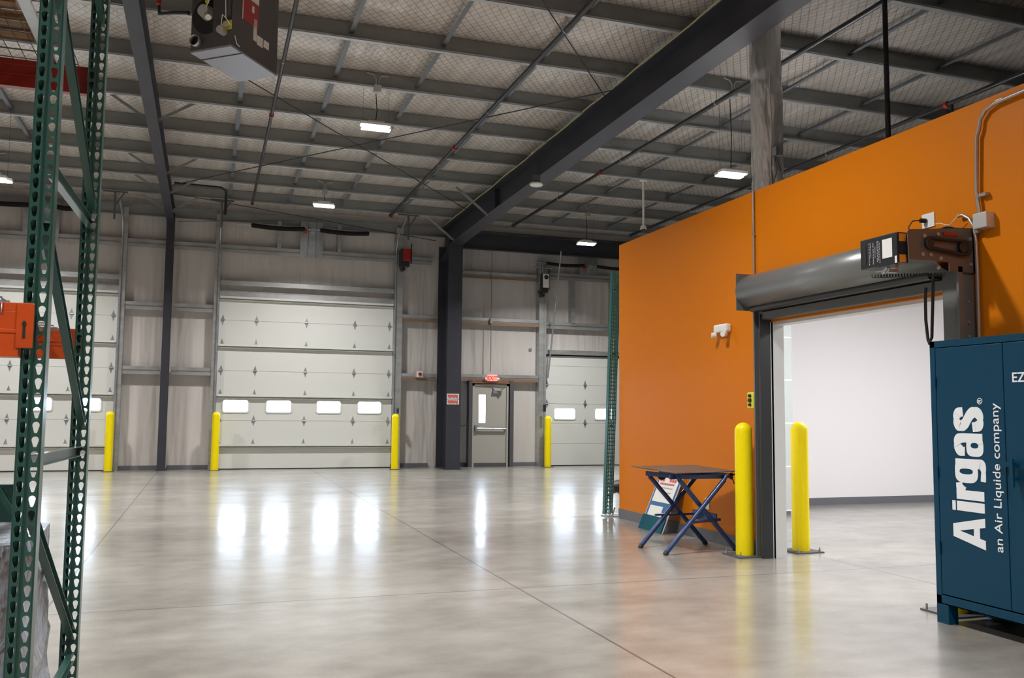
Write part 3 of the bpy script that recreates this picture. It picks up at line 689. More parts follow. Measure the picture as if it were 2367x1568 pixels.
# coiled cord and hanging loop
a0 = V((4.6,ym1-.1,zb0-.06)); a1 = V((4.93,PY+.0,2.385))
pts = []
for i in range(200):
    t = i/199; c_ = a0.lerp(a1,t); pts.append(c_+V((0,.012*math.sin(t*2*PI*24),.012*math.cos(t*2*PI*24))))
MB().tube(pts,.0035,5).build('coiled_cord','black',ru)
p_ = aX(2150,650,4.93)
b = MB(); xx = 4.95
top1 = V((4.95,5.0,2.39)); bot = aX(2148,795,4.95); top2 = aX(2140,665,4.95)
b.tube([aX(2157,640,4.95), aX(2156,700,4.95), aX(2154,780,4.95), bot, aX(2145,785,4.95), aX(2140,740,4.95), aX(2139,690,4.95), top2],.011,8); b.build('hand_chain_loop','black',ru)

# ================================================================== things on the orange wall
def wallbox(x0d, y, z, w, h, d): return MB().box(OX-d, OX, y-w/2, y+w/2, z-h/2, z+h/2)
p = aX(1676,762,OX)
e = thing('emergency_light','white twin-head emergency light on the orange wall','lamp',(OX,p.y,p.z-.06))
MB().box(OX-.07,OX,p.y-.13,p.y+.13,p.z-.035,p.z+.055).build('housing','plate',e,bevel=.02)
for s_2 in (-1,1): MB().cyl((OX-.055,p.y+s_2*.09,p.z-.055),(OX-.10,p.y+s_2*.11,p.z-.06),.03,14).build('lamp_head','plate',e)
p = aX(1741,928,OX-.05)
e = thing('push_button_station','grey box with yellow face and black buttons beside the roll-up door','control box',(OX,p.y,p.z-.08))
MB().box(OX-.10,OX,7.66,7.78,1.44,1.60).build('enclosure','steelbox',e,bevel=.006)
MB().box(OX-.103,OX-.10,7.665,7.775,1.445,1.595).build('yellow_face','yellowlabel',e)
MB().cyl((OX-.125,7.72,1.565),(OX-.10,7.72,1.565),.016,12).cyl((OX-.125,7.72,1.52),(OX-.10,7.72,1.52),.02,12).cyl((OX-.125,7.72,1.475),(OX-.10,7.72,1.475),.014,12).build('button','black',e)
one('conduit', MB().tube([(OX-.05,7.72,1.6),(OX-.03,7.74,1.72),(OX-.02,7.755,1.85),(OX-.02,7.755,3.66)],.012,8).box(OX-.03,OX,7.735,7.775,3.2,3.22).box(OX-.03,OX,7.735,7.775,2.1,2.12), 'emt', 'thin conduit running up the orange wall from the push button station', 'conduit')
# tall conduit with junction box
jb = aX(2280,507,OX-.06)
b = MB().tube([(OX-.03,4.93,jb.z+.05),(OX-.03,4.95,3.0),(OX-.03,4.93,3.4)]+[tuple(aX(x,y,OX-.03)) for x,y in ((2263,300),(2266,275),(2278,255),(2298,240),(2330,226),(2400,196))],.014,10)
for x, y in ((2272,450),(2310,233)):
    p = aX(x,y,OX-.03); b.box(OX-.04,OX,p.y-.03,p.y+.03,p.z-.012,p.z+.012)
one('conduit', b, 'emt', 'steel conduit bending along the top of the orange wall to the square junction box', 'conduit')
e = thing('junction_box','square steel junction box high on the orange wall','junction box',(OX,4.87,jb.z-.06))
MB().box(OX-.075,OX,4.83,4.95,jb.z-.055,jb.z+.055).build('box_body','steelbox',e,bevel=.003)
b = MB().tube([tuple(aX(x,y,OX-.03)) for x,y in ((2214,500),(2225,497),(2240,505),(2252,525),(2256,560),(2260,650),(2264,790))]+[(OX-.03,4.985,1.2)],.013,10)
p = aX(2258,536,OX-.03); b.box(OX-.04,OX,p.y-.035,p.y+.02,p.z-.01,p.z+.01)
one('conduit', b, 'emt', 'curved steel conduit hooking over the motor bracket and running down behind the cabinet', 'conduit')
one('wire', MB().tube([tuple(aX(x,y,OX-.06)) for x,y in ((2214,500),(2204,510),(2196,521),(2185,520),(2172,516),(2162,518))],.003,5), 'plate', 'thin pale wire drooping from the curved conduit end to the motor', 'wire')
o0 = aX(2147,510,OX)
e = thing('power_outlet','white outlet plate with a black plug above the roll-up door motor','outlet',(OX,o0.y,o0.z-.06))
MB().box(OX-.008,OX,o0.y-.062,o0.y+.062,o0.z-.055,o0.z+.055).build('cover_plate','plate',e)
pl = MB().cyl((OX-.01,o0.y+.02,o0.z),(OX-.05,o0.y+.04,o0.z+.005),.018,10).build('plug','black',e)
one('plug_cord', MB().tube([(OX-.05,o0.y+.04,o0.z+.005),(OX-.10,o0.y+.06,o0.z),(OX-.14,o0.y+.06,o0.z-.05),(OX-.16,o0.y+.04,o0.z-.11)],.005,6), 'black', 'short black cord from the plug down behind the motor bracket', 'cord')
p = aX(1636,1165,OX); one('power_outlet', MB().box(OX-.008,OX,p.y-.04,p.y+.04,p.z-.06,p.z+.06), 'plate', 'white outlet plate low on the orange wall behind the blue-legged table', 'outlet')

# ================================================================== TEAL CABINET
CXf, cyA, cyB = 4.70, 4.915, 3.66; CH = 1.888; CD_ = 5.205
cb = thing('storage_cabinet','tall teal metal cabinet with white vertical lettering, standing against the orange wall','cabinet',(4.95,4.3,0))
b = MB(); T = .012
zb = .125
b.box(CXf+.004,CD_,cyA-.004,cyA,zb,CH); b.box(CXf+.004,CD_,cyB,cyB+.004,zb,CH); b.box(CD_-.004,CD_,cyB,cyA,zb,CH); b.box(CXf,CD_,cyB,cyA,CH-.004,CH); b.box(CXf,CD_,cyB,cyA,zb,zb+.01)
b.box(CXf,CXf+.05,cyA-.045,cyA,zb,CH); b.box(CXf,CXf+.05,cyB,cyB+.045,zb,CH); b.box(CXf,CXf+.05,cyB,cyA,CH-.045,CH); b.box(CXf,CXf+.05,cyB,cyA,zb,zb+.06)
b.build('body','cabinet',cb,bevel=.002)
ym = 4.318
for y0, y1, s in ((ym+.003,cyA-.05,0),(cyB+.05,ym-.003,1)):
    d = MB().box(CXf-.0,CXf+.022,y0,y1,zb+.068,CH-.05).build('cabinet_door','cabinet',cb,bevel=.003)
    if s == 1:
        h_ = MB().box(CXf-.05,CXf-.035,ym-.09,ym-.065,.95,1.12).box(CXf-.04,CXf,ym-.085,ym-.07,.99,1.01).box(CXf-.04,CXf,ym-.085,ym-.07,1.07,1.09).box(CXf-.035,CXf-.02,ym-.09,ym+.02,1.07,1.10); h_.build('handle','cabinet',d)
        dr = d
    else: dl = d
for y0, y1 in ((cyA-.10,cyA),(cyB,cyB+.10)):
    MB().box(CXf,CXf+.08,y0,y1,0,zb).build('foot','cabinet',cb)
    MB().box(CD_-.08,CD_,y0,y1,0,zb).build('foot','cabinet',cb)
for z in (.5,1.0,1.6): MB().cyl((CXf-.006,cyA-.047,z-.04),(CXf-.006,cyA-.047,z+.04),.006,8).build('hinge','cabinet',cb)
# lettering, running upwards: right = +z, up = +y (towards the far corner)
def glyph_mesh():
    b = MB(); H = .258; Z0, Y0 = .532, 4.492; Xf = CXf-.0035
    cnt = [0]
    def P(x, y): return V((Xf+.00009*(cnt[0]%19), Y0+y*H, Z0+x*H))
    def poly(ox, pts):
        cnt[0] += 1; b.prism([P(ox+x, y) for x, y in pts], (.003,0,0))
    def rect(ox, x0, y0, x1, y1): poly(ox, [(x0,y0),(x1,y0),(x1,y1),(x0,y1)])
    def ring(ox, o, i, n=32, e=.62):
        def se(x0,y0,x1,y1,t,e):
            c, s_ = math.cos(t), math.sin(t); return ((x0+x1)/2+(x1-x0)/2*math.copysign(abs(c)**e,c), (y0+y1)/2+(y1-y0)/2*math.copysign(abs(s_)**e,s_))
        for k in range(n):
            t0, t1 = 2*PI*k/n, 2*PI*(k+1)/n
            poly(ox, [se(*o,t0,e), se(*o,t1,e), se(*i,t1,.8), se(*i,t0,.8)])
    def stroke(ox, pts, w, w2=None):
        # smooth the path with Catmull-Rom, then ribbon it; w for vertical runs, w2 for horizontal runs
        w2 = w2 or w; q = []
        pp = [pts[0]]+list(pts)+[pts[-1]]
        for k in range(1, len(pp)-2):
            for t in range(6):
                t /= 6; p0,p1,p2,p3 = pp[k-1],pp[k],pp[k+1],pp[k+2]
                q.append(tuple(.5*((2*p1[c])+(-p0[c]+p2[c])*t+(2*p0[c]-5*p1[c]+4*p2[c]-p3[c])*t*t+(-p0[c]+3*p1[c]-3*p2[c]+p3[c])*t**3) for c in (0,1)))
        q.append(pts[-1]); L = []
        for k in range(len(q)):
            a_, c_ = q[max(k-1,0)], q[min(k+1,len(q)-1)]; dx_, dy_ = c_[0]-a_[0], c_[1]-a_[1]; l_ = math.hypot(dx_,dy_) or 1
            ww = (w*abs(dy_/l_)+w2*abs(dx_/l_))/2; L.append((q[k][0]-dy_/l_*ww, q[k][1]+dx_/l_*ww, q[k][0]+dy_/l_*ww, q[k][1]-dx_/l_*ww))
        for k in range(len(L)-1): poly(ox, [(L[k][0],L[k][1]),(L[k][2],L[k][3]),(L[k+1][2],L[k+1][3]),(L[k+1][0],L[k+1][1])])
    poly(0, [(0,0),(.225,0),(.385,.80),(.385,1),(.225,1)]); poly(0, [(.77,0),(.545,0),(.385,.80),(.385,1),(.545,1)]); rect(0,.20,.17,.57,.35)
    rect(.89,0,0,.24,.86); rect(.89,0,.905,.24,1.01)
    rect(1.18,0,0,.235,.86); stroke(1.18,[(.20,.60),(.28,.74),(.42,.775)],.17,.18)
    ring(1.60,(0,.17,.58,.89),(.215,.32,.36,.75)); rect(1.60,.37,.12,.605,.87); stroke(1.60,[(.49,.22),(.47,.06),(.33,.0),(.06,.015)],.23,.13)
    ring(2.27,(0,-.02,.50,.50),(.205,.13,.345,.37)); rect(2.27,.345,0,.575,.62); stroke(2.27,[(.12,.56),(.14,.70),(.29,.80),(.43,.74),(.46,.58)],.225,.155)
    stroke(2.90,[(.49,.59),(.46,.73),(.31,.80),(.16,.74),(.125,.64),(.20,.52),(.40,.37),(.49,.24),(.44,.11),(.29,.045),(.14,.11),(.105,.29)],.225,.155)
    return b
glyph_mesh().build('lettering_large','letter',dl)
text('lettering_small','an Air Liquide company','letter',dl,(CXf-.002,4.362,.534),(0,0,1),(0,1,0),.084,0,1.0,.003,fit=.925)
p = aX(2271,935,CXf); text('registered_mark','\u00ae','letter',dl,(CXf-.002,p.y,p.z),(0,0,1),(0,1,0),.055,0,1.0,.003)
text('lettering_top','EZ','letter',dr,(CXf-.002,4.255,1.59),(0,-1,0),(0,0,1),.085,.001,1.0,.003)

# ================================================================== FOLDING TABLE with crossed blue legs
tb = thing('folding_work_table','folding work table with crossed blue tube legs and thin brown top','table',(4.7,8.2,0))
zt = .80
A_, B_, C_, D_ = V((4.27,8.45,0)), V((4.29,7.95,0)), V((5.07,8.5,0)), V((5.14,8.03,0))
for foot, tx, y in ((A_,4.93,8.45),(B_,4.96,7.95),(C_,4.40,8.47),(D_,4.48,8.0)):
    top = V((tx,y,zt-.08)); b = MB(); f_ = V(foot)+V((0,0,.012)); dd = (top-f_)
    side = .022 if foot in (A_,B_) else -.022
    b.tube([f_+V((0,side*0,0)), top],.024,12); b.tube([top, top+V((.02 if tx > 4.7 else -.02,0,.035)), top+V((.05 if tx > 4.7 else -.03,0,.05))],.02,10)
    lg = b.build('leg','tableblue',tb)
    MB().cyl(f_-V((0,0,.011)),f_+dd*.03,.026,12).build('rubber_foot','black',lg)
b = MB().bar((4.36,8.47,zt-.04),(4.44,7.97,zt-.04),.03,.045).bar((5.0,8.45,zt-.04),(5.03,7.97,zt-.04),.03,.045).bar((4.38,8.02,zt-.05),(5.0,8.0,zt-.05),.03,.04).bar((4.38,8.45,zt-.05),(4.98,8.43,zt-.05),.03,.04); b.build('top_frame','tableblue',tb)
b = MB().bar((4.55,7.98,.30),(4.95,8.02,.32),.03,.025).bar((4.9,8.47,.33),(4.9,8.0,.33),.012,.10).bar((4.45,8.46,.33),(4.9,8.46,.33),.02,.02); b.build('cross_brace','tableblue',tb)
b = MB()
P4 = [V((4.22,8.55,zt+.03)), V((4.98,8.58,zt+.035)), V((5.13,7.98,zt+.005)), V((4.38,7.90,zt-.0))]
b.add(P4+[p_+V((0,0,-.008)) for p_ in P4],[(0,3,2,1),(4,5,6,7)]+[(i,(i+1)%4,4+(i+1)%4,4+i) for i in range(4)])
b.build('table_top','tabletop',tb)
b = MB().box(5.03,5.05,7.93,7.96,zt-.075,zt-.01).box(5.10,5.12,7.93,7.96,zt-.075,zt-.01).box(5.03,5.12,7.93,7.96,zt-.035,zt-.02).bar((5.05,7.94,zt-.07),(5.07,7.94,zt-.12),.008,.008); b.build('clamp','black',tb)
b = MB().cyl((4.62,8.62,zt-.075),(4.62,8.64,zt-.075),.05,20); b.build('round_bracket','black',tb)
# sign board leaning on the wall
bl, brr, tl = V((4.99,9.80,.01)), V((4.99,9.24,.01)), None
bd = thing('leaning_sign_board','blue sign board with white notices leaning on the orange wall behind the table','sign board',(5.05,9.5,0))
lean = V((.19,-.28*0,.0)); 
R_ = V((0,-1,0)); U_ = V((.2,.0,.66)).normalized()
o0 = V((4.98,9.84,.006)); tilt = .22
U2 = (U_ + R_*tilt).normalized(); R2 = (R_ - V((0,0,1))*0).normalized()
def bp(u, v, d=0): return o0 + R2*u + U2*v + V((-1,0,.3)).normalized()*d
def bquad(b, u0, u1, v0, v1, d0, d1):
    P = [bp(u,v,d) for d in (d0,d1) for u,v in ((u0,v0),(u1,v0),(u1,v1),(u0,v1))]
    b.add(P,[(3,2,1,0),(4,5,6,7)]+[(i,(i+1)%4,4+(i+1)%4,4+i) for i in range(4)])
bw, bh = .54, .70
b = MB(); bquad(b,0,bw,0,bh,0,.008); pan = b.build('board_panel','boardblue',bd)
b = MB()
for (u0,u1,v0,v1) in ((-.006,0,-.006,bh),(bw,bw+.008,-.006,bh),(-.006,bw+.008,-.008,0)): bquad(b,u0,u1,v0,v1,-.001,.010)
b.build('white_edge','plate',bd)
b = MB(); bquad(b,.04,.50,.36,.68,.009,.012); pp = b.build('notice_sheet','paper',bd)
b = MB()
for i in range(7):
    if 2 <= i <= 3: continue
    bquad(b,.07+i*.055,.07+i*.055+.042,.615,.655,.0121,.014)
for i in range(9): bquad(b,.09+i*.038,.09+i*.038+.03,.575,.597,.0121,.014)
b.build('red_heading','redprint',pp)
b = MB()
for r_, v in enumerate((.53,.475)):
    for i in range(6-2*r_): bquad(b,.16+r_*.08+i*.045,.16+r_*.08+i*.045+.033,v,v+.013,.0121,.014)
b.build('grey_script','greyprint',pp)
b = MB(); bquad(b,.05,.36,.17,.31,.009,.012); bquad(b,.3,.42,.15,.24,.0121,.014); b.build('small_card','paper',bd)
b = MB(); bquad(b,-.02,bw,.0,.185,.02,.026); tag(b.build('clear_pocket','blueclear',bd),'dark teal plastic pocket')

# ================================================================== LEANING RACK FRAME behind the orange wall
def teardrop(): 
    p = []
    for i in range(10):
        a = math.radians(-20 + 220*i/9); p.append((.0115*math.cos(a), .008+.0115*math.sin(a)))
    for i in range(5):
        a = math.radians(215 + 110*i/4); p.append((.0062*math.cos(a), -.014+.0062*math.sin(a)))
    return p
TD = teardrop()
def holed_strip(b, c0, ax, up, w, h, n, skip=()):
    """strip of width w along ax, with n teardrop cells of height h stacked along up"""
    ax = V(ax); up = V(up); K = len(TD)
    # outer ring: project each hole point direction to the cell rectangle, snapping corners
    outer = []
    for (px, py) in TD:
        a = math.atan2(py, px); ca, sa = math.cos(a), math.sin(a)
        t = min((w/2)/max(1e-6,abs(ca)), (h/2)/max(1e-6,abs(sa))); outer.append((ca*t, sa*t))
    for cx_, cz_ in ((w/2,h/2),(-w/2,h/2),(-w/2,-h/2),(w/2,-h/2)):
        k = min(range(K), key=lambda i: (outer[i][0]-cx_)**2+(outer[i][1]-cz_)**2); outer[k] = (cx_, cz_)
    for j in range(n):
        c_ = V(c0) + up*(h*(j+.5))
        vs = [c_+ax*x+up*z for x,z in outer] + [c_+ax*x+up*z for x,z in TD]
        b.add(vs,[(i,(i+1)%K,K+(i+1)%K,K+i) for i in range(K)])
def rack_post(b, x, y, H0, face=-1):
    """teardrop rack upright: perforated face looks towards -y"""
    n = int(H0/.0508); W2 = .0385; sw = .030; Dp = .07
    for s in (-1,1):
        holed_strip(b, (x+s*(W2-sw/2-.003), y, .01), (1,0,0), (0,0,1), sw, .0508, n)
    Z = .01+n*.0508
    def st(pts): 
        m = len(pts); b.add([(px,py,z) for z in (.01,Z) for px,py in pts],[(i,i+1,m+i+1,m+i) for i in range(m-1)])
    st([(x-.0055,y),(x-.004,y+.006),(x+.004,y+.006),(x+.0055,y)])
    for s in (-1,1): st([(x+s*(W2-.003),y),(x+s*W2,y+.003),(x+s*W2,y+Dp),(x+s*(W2-.014),y+Dp)])
rf = thing('rack_upright_frame','tall green pallet rack upright in the left foreground with zigzag bracing','rack frame',(-.58,4.1,0))
RXp = -.582; Y1, Y2 = 3.5, 4.80
for yy, nm in ((Y1,0),(Y2,1)):
    b = MB(); rack_post(b, RXp, yy if nm == 0 else yy-.0, 4.6); b.build('post','green',rf,solid=.0028)
    MB().box(RXp-.07,RXp+.07,yy-.05,yy+.1,0,.01).build('foot_plate','green',rf)
def z1(x,y): return aY(x,y,Y1+.07).z
def z2(x,y): return aY(x,y,Y2+.01).z
for (za, zc, m_) in ((z1(88,1065),z2(185,1042),0),(z1(78,1190),z2(172,1475),1),(z1(118,530),z2(188,985),1),(z1(127,392),z2(207,522),1),(z1(160,-15),z2(213,485),1),(z1(170,-500),z2(252,55),1),(z2(165,1520),z2(165,1520),0)):
    b = MB(); b.channel((RXp+.012,Y1+.05,za),(RXp+.012,Y2+.02,zc),.042,.03,.0025,(-1,0,0)); b.build('brace','green',rf)
# the leaning frame: two perforated posts seen end on, tilted against the far end of the orange wall
lf = thing('rack_upright_frame','green perforated rack upright leaning at the far end of the orange wall','rack frame',(5.22,11.2,0))
pa, pbx = aY(1405,1188,11.12), aY(1424,620,11.12)
pa.z = .03
for k, yo in enumerate((0,.10)):
    for s in (0,1):
        b = MB(); dirv = (pbx-pa).normalized(); ax = V((.7,-.7,0)) if s else V((.7,.7,0)); ax = V((1,0,0)) if s == 0 else V((.15,1,0)).normalized()
    b = MB(); up = (pbx-pa).normalized(); n = int((pbx-pa).length/.0508)
    p0 = pa+V((yo*.75,yo,0))
    for i, off in enumerate((-.024,.024)): holed_strip(b, p0+V((off,0,0)), (1,0,0), up, .034, .0508, n)
    b.bar(p0+V((.043,.04,0)), p0+V((.043,.04,0))+up*(n*.0508), .075, .004, (1,0,0)); b.bar(p0+V((-.043,.04,0)), p0+V((-.043,.04,0))+up*(n*.0508), .075, .004, (1,0,0))
    b.build('post','rackgreen',lf,solid=.0025)
for z in (.25,1.2,2.2,3.1):
    b = MB(); f_ = z/3.4; q0 = pa.lerp(pbx,f_); b.bar(q0+V((.02,.05,0)),q0+V((.07,.14,.0)),.03,.03); b.build('brace','rackgreen',lf)
b = MB().box(5.1,5.36,11.05,11.26,0,.012).cyl((5.15,11.08,.01),(5.15,11.08,.10),.008,8).cyl((5.2,11.11,.0),(5.24,11.11,.12),.012,8); b.build('foot_plate','galv',lf)
one('rubber_mat_roll', MB().tube([(5.42,11.6,.34),(5.52,11.6,.36),(5.65,11.6,.28),(5.7,11.6,.1)],.09,12), 'black', 'dark curved object on the floor behind the leaning rack upright', 'object')

# ================================================================== LEFT RACK LEVELS
def beam(x1, y, z, h, m, lab, face):
    t = thing('rack_beam', lab, 'rack beam', (x1-1.3,y,z-h/2))
    b = MB().box(x1-2.7,x1,y-.022,y+.022,z-h/2,z+h/2-.03).box(x1-2.7,x1,y-.022+(.0 if face<0 else .0),y+.004,z+h/2-.03,z+h/2).box(x1-2.7,x1,y-.026,y-.022,z-.012,z+.002)
    b.build('beam_tube',m,t,bevel=.004)
    b = MB().box(x1-.01,x1+.045,y-.03,y-.022,z-h/2+.03,z+h/2+.0); cn = b.build('end_connector',m,t,bevel=.006)
    MB().box(x1+.012,x1+.02,y-.032,y-.03,z-.03,z+.03).cyl((x1+.016,y-.034,z+.02),(x1+.016,y-.03,z+.02),.007,8).build('locking_pin','black',cn)
    return t
q0 = aY(0,700,Y1); q1 = aY(0,825,Y1); zc = (q0.z+q1.z)/2
beam(RXp-.043, Y1-.004, zc, q0.z-q1.z+.0, 'beamorange', 'orange rack beam at the front of the foreground upright', -1)
r0 = aY(130,768,Y2+.07); r1 = aY(130,820,Y2+.07)
beam(RXp-.043, Y2+.10, (r0.z+r1.z)/2-.0, .15, 'beamorange', 'orange rack beam at the rear of the foreground upright, lower level', 1)
s0 = aY(100,142,Y2+.07); s1 = aY(100,205,Y2+.07)
UB = (s0.z+s1.z)/2
beam(RXp-.043, Y2+.10, UB, s0.z-s1.z, 'beamred', 'dark red rack beam at the rear of the foreground upright, upper level', 1)
beam(RXp-.043, Y1-.004, UB, s0.z-s1.z, 'beamred', 'red rack beam at the front of the foreground upright, upper level above the picture', 1)
def deck(z, lab, y0=Y1-.03, y1=Y2+.13, m='wire'):
    t = thing('wire_deck', lab, 'wire deck', (-1.4,(y0+y1)/2,z), 'wire decks on the rack')
    b = MB(); xa, xb = -2.0, RXp-.1
    nx = 22; ny = 12
    for i in range(nx+1): x = xa+(xb-xa)*i/nx; b.tube([(x,y0,z-.05),(x,y0,z),(x,y1,z),(x,y1,z-.05)],.003,5)
    for j in range(ny+1): y = y0+(y1-y0)*j/ny; b.bar((xa,y,z+.004),(xb,y,z+.004),.006,.006)
    b.build('wire_grid',m,t)
    for x in (-1.7,-1.25,-.8): MB().bar((x,y0+.03,z-.012),(x,y1-.03,z-.012),.05,.016).build('support_channel','galv',t)
    return t
deck(q0.z+.012, 'wire mesh deck on the lower orange beams')
deck(UB+.09, 'wire mesh deck on the upper red beams')
# pallets on the upper level
pz = UB+.10
pt = thing('wooden_pallet','brown wooden pallet on the upper wire deck, seen from below','pallet',(-1.5,4.1,pz))
for j in range(7): MB().box(-2.1,-.85,Y1+.08+j*.17,Y1+.08+j*.17+.10,pz,pz+.018).build('deck_board','wood',pt)
for x in (-2.1,-1.5,-.89): MB().box(x,x+.04,Y1+.08,Y2-.1,pz+.018,pz+.11).build('stringer','wood',pt)
for j in range(7): MB().box(-2.1,-.85,Y1+.08+j*.17,Y1+.08+j*.17+.10,pz+.11,pz+.13).build('deck_board','wood',pt)
one('carton', MB().box(-2.0,-.92,Y1+.12,Y2-.15,pz+.131,pz+.7), 'wood', 'brown carton stacked on the upper pallet', 'box', bevel=.01)
# wrapped pallet at bottom left
b = MB(); nx, nz_ = 28, 14
ws = aY(75,1500,3.95)
cx_, cy_ = aY(92,1480,3.98).x-.50, 4.02; WT_ = aY(5,1235,4.0).z
prof_ = []
ring = [(math.copysign(abs(math.cos(2*PI*i/nx))**.35, math.cos(2*PI*i/nx)), math.copysign(abs(math.sin(2*PI*i/nx))**.35, math.sin(2*PI*i/nx))) for i in range(nx)]
random.seed(3)
vs = []; 
for k in range(nz_+1):
    z = .12 + (WT_-.12)*k/nz_
    for (ux, uy) in ring:
        rr = 1+random.uniform(-.03,.03) - .05*(k/nz_)**2
        vs.append((cx_+.50*ux*rr, cy_+.42*uy*rr, z))
fs = [(k*nx+i,k*nx+(i+1)%nx,(k+1)*nx+(i+1)%nx,(k+1)*nx+i) for k in range(nz_) for i in range(nx)]
b.add(vs,fs,True); b.add(vs,[tuple(range(nx-1,-1,-1)),tuple(range(nz_*nx,(nz_+1)*nx))])
wp = thing('wrapped_pallet_load','pallet load in crinkled clear stretch wrap behind the foreground upright','pallet load',(cx_,cy_,0))
b.build('wrapped_goods','wrap',wp)
b = MB()
for yy in (-.38,0,.34): b.box(cx_-.48,cx_+.48,cy_+yy,cy_+yy+.04,.02,.10)
for i in range(6): b.box(cx_-.48+i*.17,cx_-.48+i*.17+.11,cy_-.40,cy_+.40,.10,.118); 
for i in range(3): b.box(cx_-.48+i*.42,cx_-.48+i*.42+.11,cy_-.40,cy_+.40,0,.02)
b.build('pallet','wood',wp)
# dark green steel lying beside the wrapped load
q = aY(0,1122,5.0); q2 = aY(22,1190,5.0); q3 = aY(0,1235,5.0); q4 = aY(32,1225,5.0)
lf2 = thing('rack_stub','dark green steel rack piece at the left edge, behind the foreground upright','rack part',(q.x-.2,5.05,0))
b = MB().box(q.x-.4,q4.x+.01,5.03,5.05,q4.z,q.z); b.build('side_plate','green',lf2)
b = MB().bar((q.x-.02,4.99,q.z+.0),(q2.x+.02,4.99,q2.z),.03,.025); b.build('brace','green',lf2)
MB().box(q.x-.4,q.x-.33,5.03,5.1,0,q4.z+.02).box(q4.x-.06,q4.x,5.05,5.12,0,q4.z+.02).build('foot','green',lf2)

# ================================================================== HEATER
ht = thing('unit_heater','grey box-shaped unit heater hanging from the roof at upper left','heater',(.15,9.63,5.0))
A, B, C = V((-.289,9.466,5)), V((.099,9.141,5)), V((.587,9.809,5)); Dp_ = A+(C-B)
hv = V((0,0,.92))
b = MB(); P = [A+V((0,0,.02)),B+V((0,0,.02)),C+V((0,0,.02)),Dp_+V((0,0,.02))]
b.prism(P,(0,0,.9)); b.build('casing','heater',ht)
b = MB(); b.prism([A,B,C,Dp_],(0,0,.02)); bt = b.build('bottom_panel','heaterbot',ht)
e1 = (B-A); e2 = (C-B)
b = MB(); s0_ = A+e2*.22; s1_ = B+e2*.22; b.bar(s0_-V((0,0,.002)),s1_-V((0,0,.002)),.012,.006); b.build('panel_seam','black',ht)
nf = V((-e2.x,-e2.y,0)).normalized()      # outward normal of face AB
nr = V((e1.x,e1.y,0)).normalized()        # outward normal of face BC
def FB(u, v, d=0): return A+e1*u+V((0,0,v))+nf*d
def FR(u, v, d=0): return B+e2*u+V((0,0,v))+nr*d
def fquad(b, F, u0, u1, v0, v1, d0, d1):
    P = [F(u,v,d) for d in (d0,d1) for u,v in ((u0,v0),(u1,v0),(u1,v1),(u0,v1))]
    b.add(P,[(3,2,1,0),(4,5,6,7)]+[(i,(i+1)%4,4+(i+1)%4,4+i) for i in range(4)])
b = MB(); b.cyl(FB(.42,.36,-.002),FB(.42,.36,.004),.19,28); b.build('fan_opening','black',ht)
b = MB(); b.cyl(FB(.42,.38,.0),FB(.42,.38,.10),.075,18,.06); b.cyl(FB(.5,.33,.08),FB(.6,.28,.12),.03,12); b.build('fan_motor','steelbox',ht)
MB().cyl(FB(.45,.47,.05),FB(.45,.53,.05),.02,10).build('yellow_cap','yellowlabel',ht)
b = MB(); b.cyl(FB(.18,.10,0),FB(.18,.10,.07),.055,20,caps=False); b.build('flue_collar','galv',ht,solid=.004)
MB().cyl(FB(.18,.10,-.001),FB(.18,.10,.01),.054,20).build('flue_mouth','black',ht)
b = MB(); b.cyl(FB(.82,.16,0),FB(.82,.16,.08),.04,14); b.bar(FB(.85,.2,.05),FB(1.0,.22,.05),.03,.03); b.build('pressure_switch','steelbox',ht)
b = MB(); fquad(b,FB,.62,.98,.3,.8,0,.06); b.build('control_box','heater',ht)
b = MB(); b.tube([FB(.5,.4,.1),FB(.75,.5,.16),FB(.95,.62,.14),FB(1.0,.5,.12),FB(1.0,.25,.10),FB(1.08,.18,.06)],.005,6); b.tube([FB(.86,.2,.08),FB(.9,.3,.09),FB(.98,.26,.09)],.005,6); b.tube([FR(.05,.13,.01),FR(.08,.05,.02),FR(.14,.04,.02)],.005,6); b.build('wiring','plate',ht)
b = MB(); fquad(b,FB,.8,1.0,.18,.27,0,.012); b.build('yellow_tag','yellowlabel',ht)
b = MB(); fquad(b,FR,.20,.55,.62,.90,0,.003); fquad(b,FR,.45,.52,.22,.45,0,.003); fquad(b,FR,.53,.66,.20,.30,0,.003); fquad(b,FR,.68,.80,.22,.30,0,.003); b.build('rating_label','plate',ht)
b = MB(); fquad(b,FR,.20,.55,.36,.61,0,.003); b.build('red_label','red',ht)
b = MB(); fquad(b,FR,.20,.215,.36,.61,.003,.005); fquad(b,FR,.40,.45,.50,.57,.003,.005); b.build('label_stripe','plate',ht)
b = MB()
for P0 in (A,B,C,Dp_):
    c_ = (A+C)/2; pp_ = P0.lerp(V((c_.x,c_.y,5)),.15); b.cyl((pp_.x,pp_.y,5.9),(pp_.x,pp_.y,zp(9.6)+.01),.008,6)
b.build('hanger_rod','galv',ht)
MB().tube([FB(-.05,.42,.02),FB(-.4,.45,.02),FB(-.8,.47,.02),FB(-.85,.8,.02)],.02,8).build('gas_pipe','pipe',ht)
one('gas_pipe_drop', MB().cyl((-.62,9.66,5.55),(-.62,9.66,6.1),.022,10), 'red', 'short red-brown pipe hanging left of the heater', 'pipe')

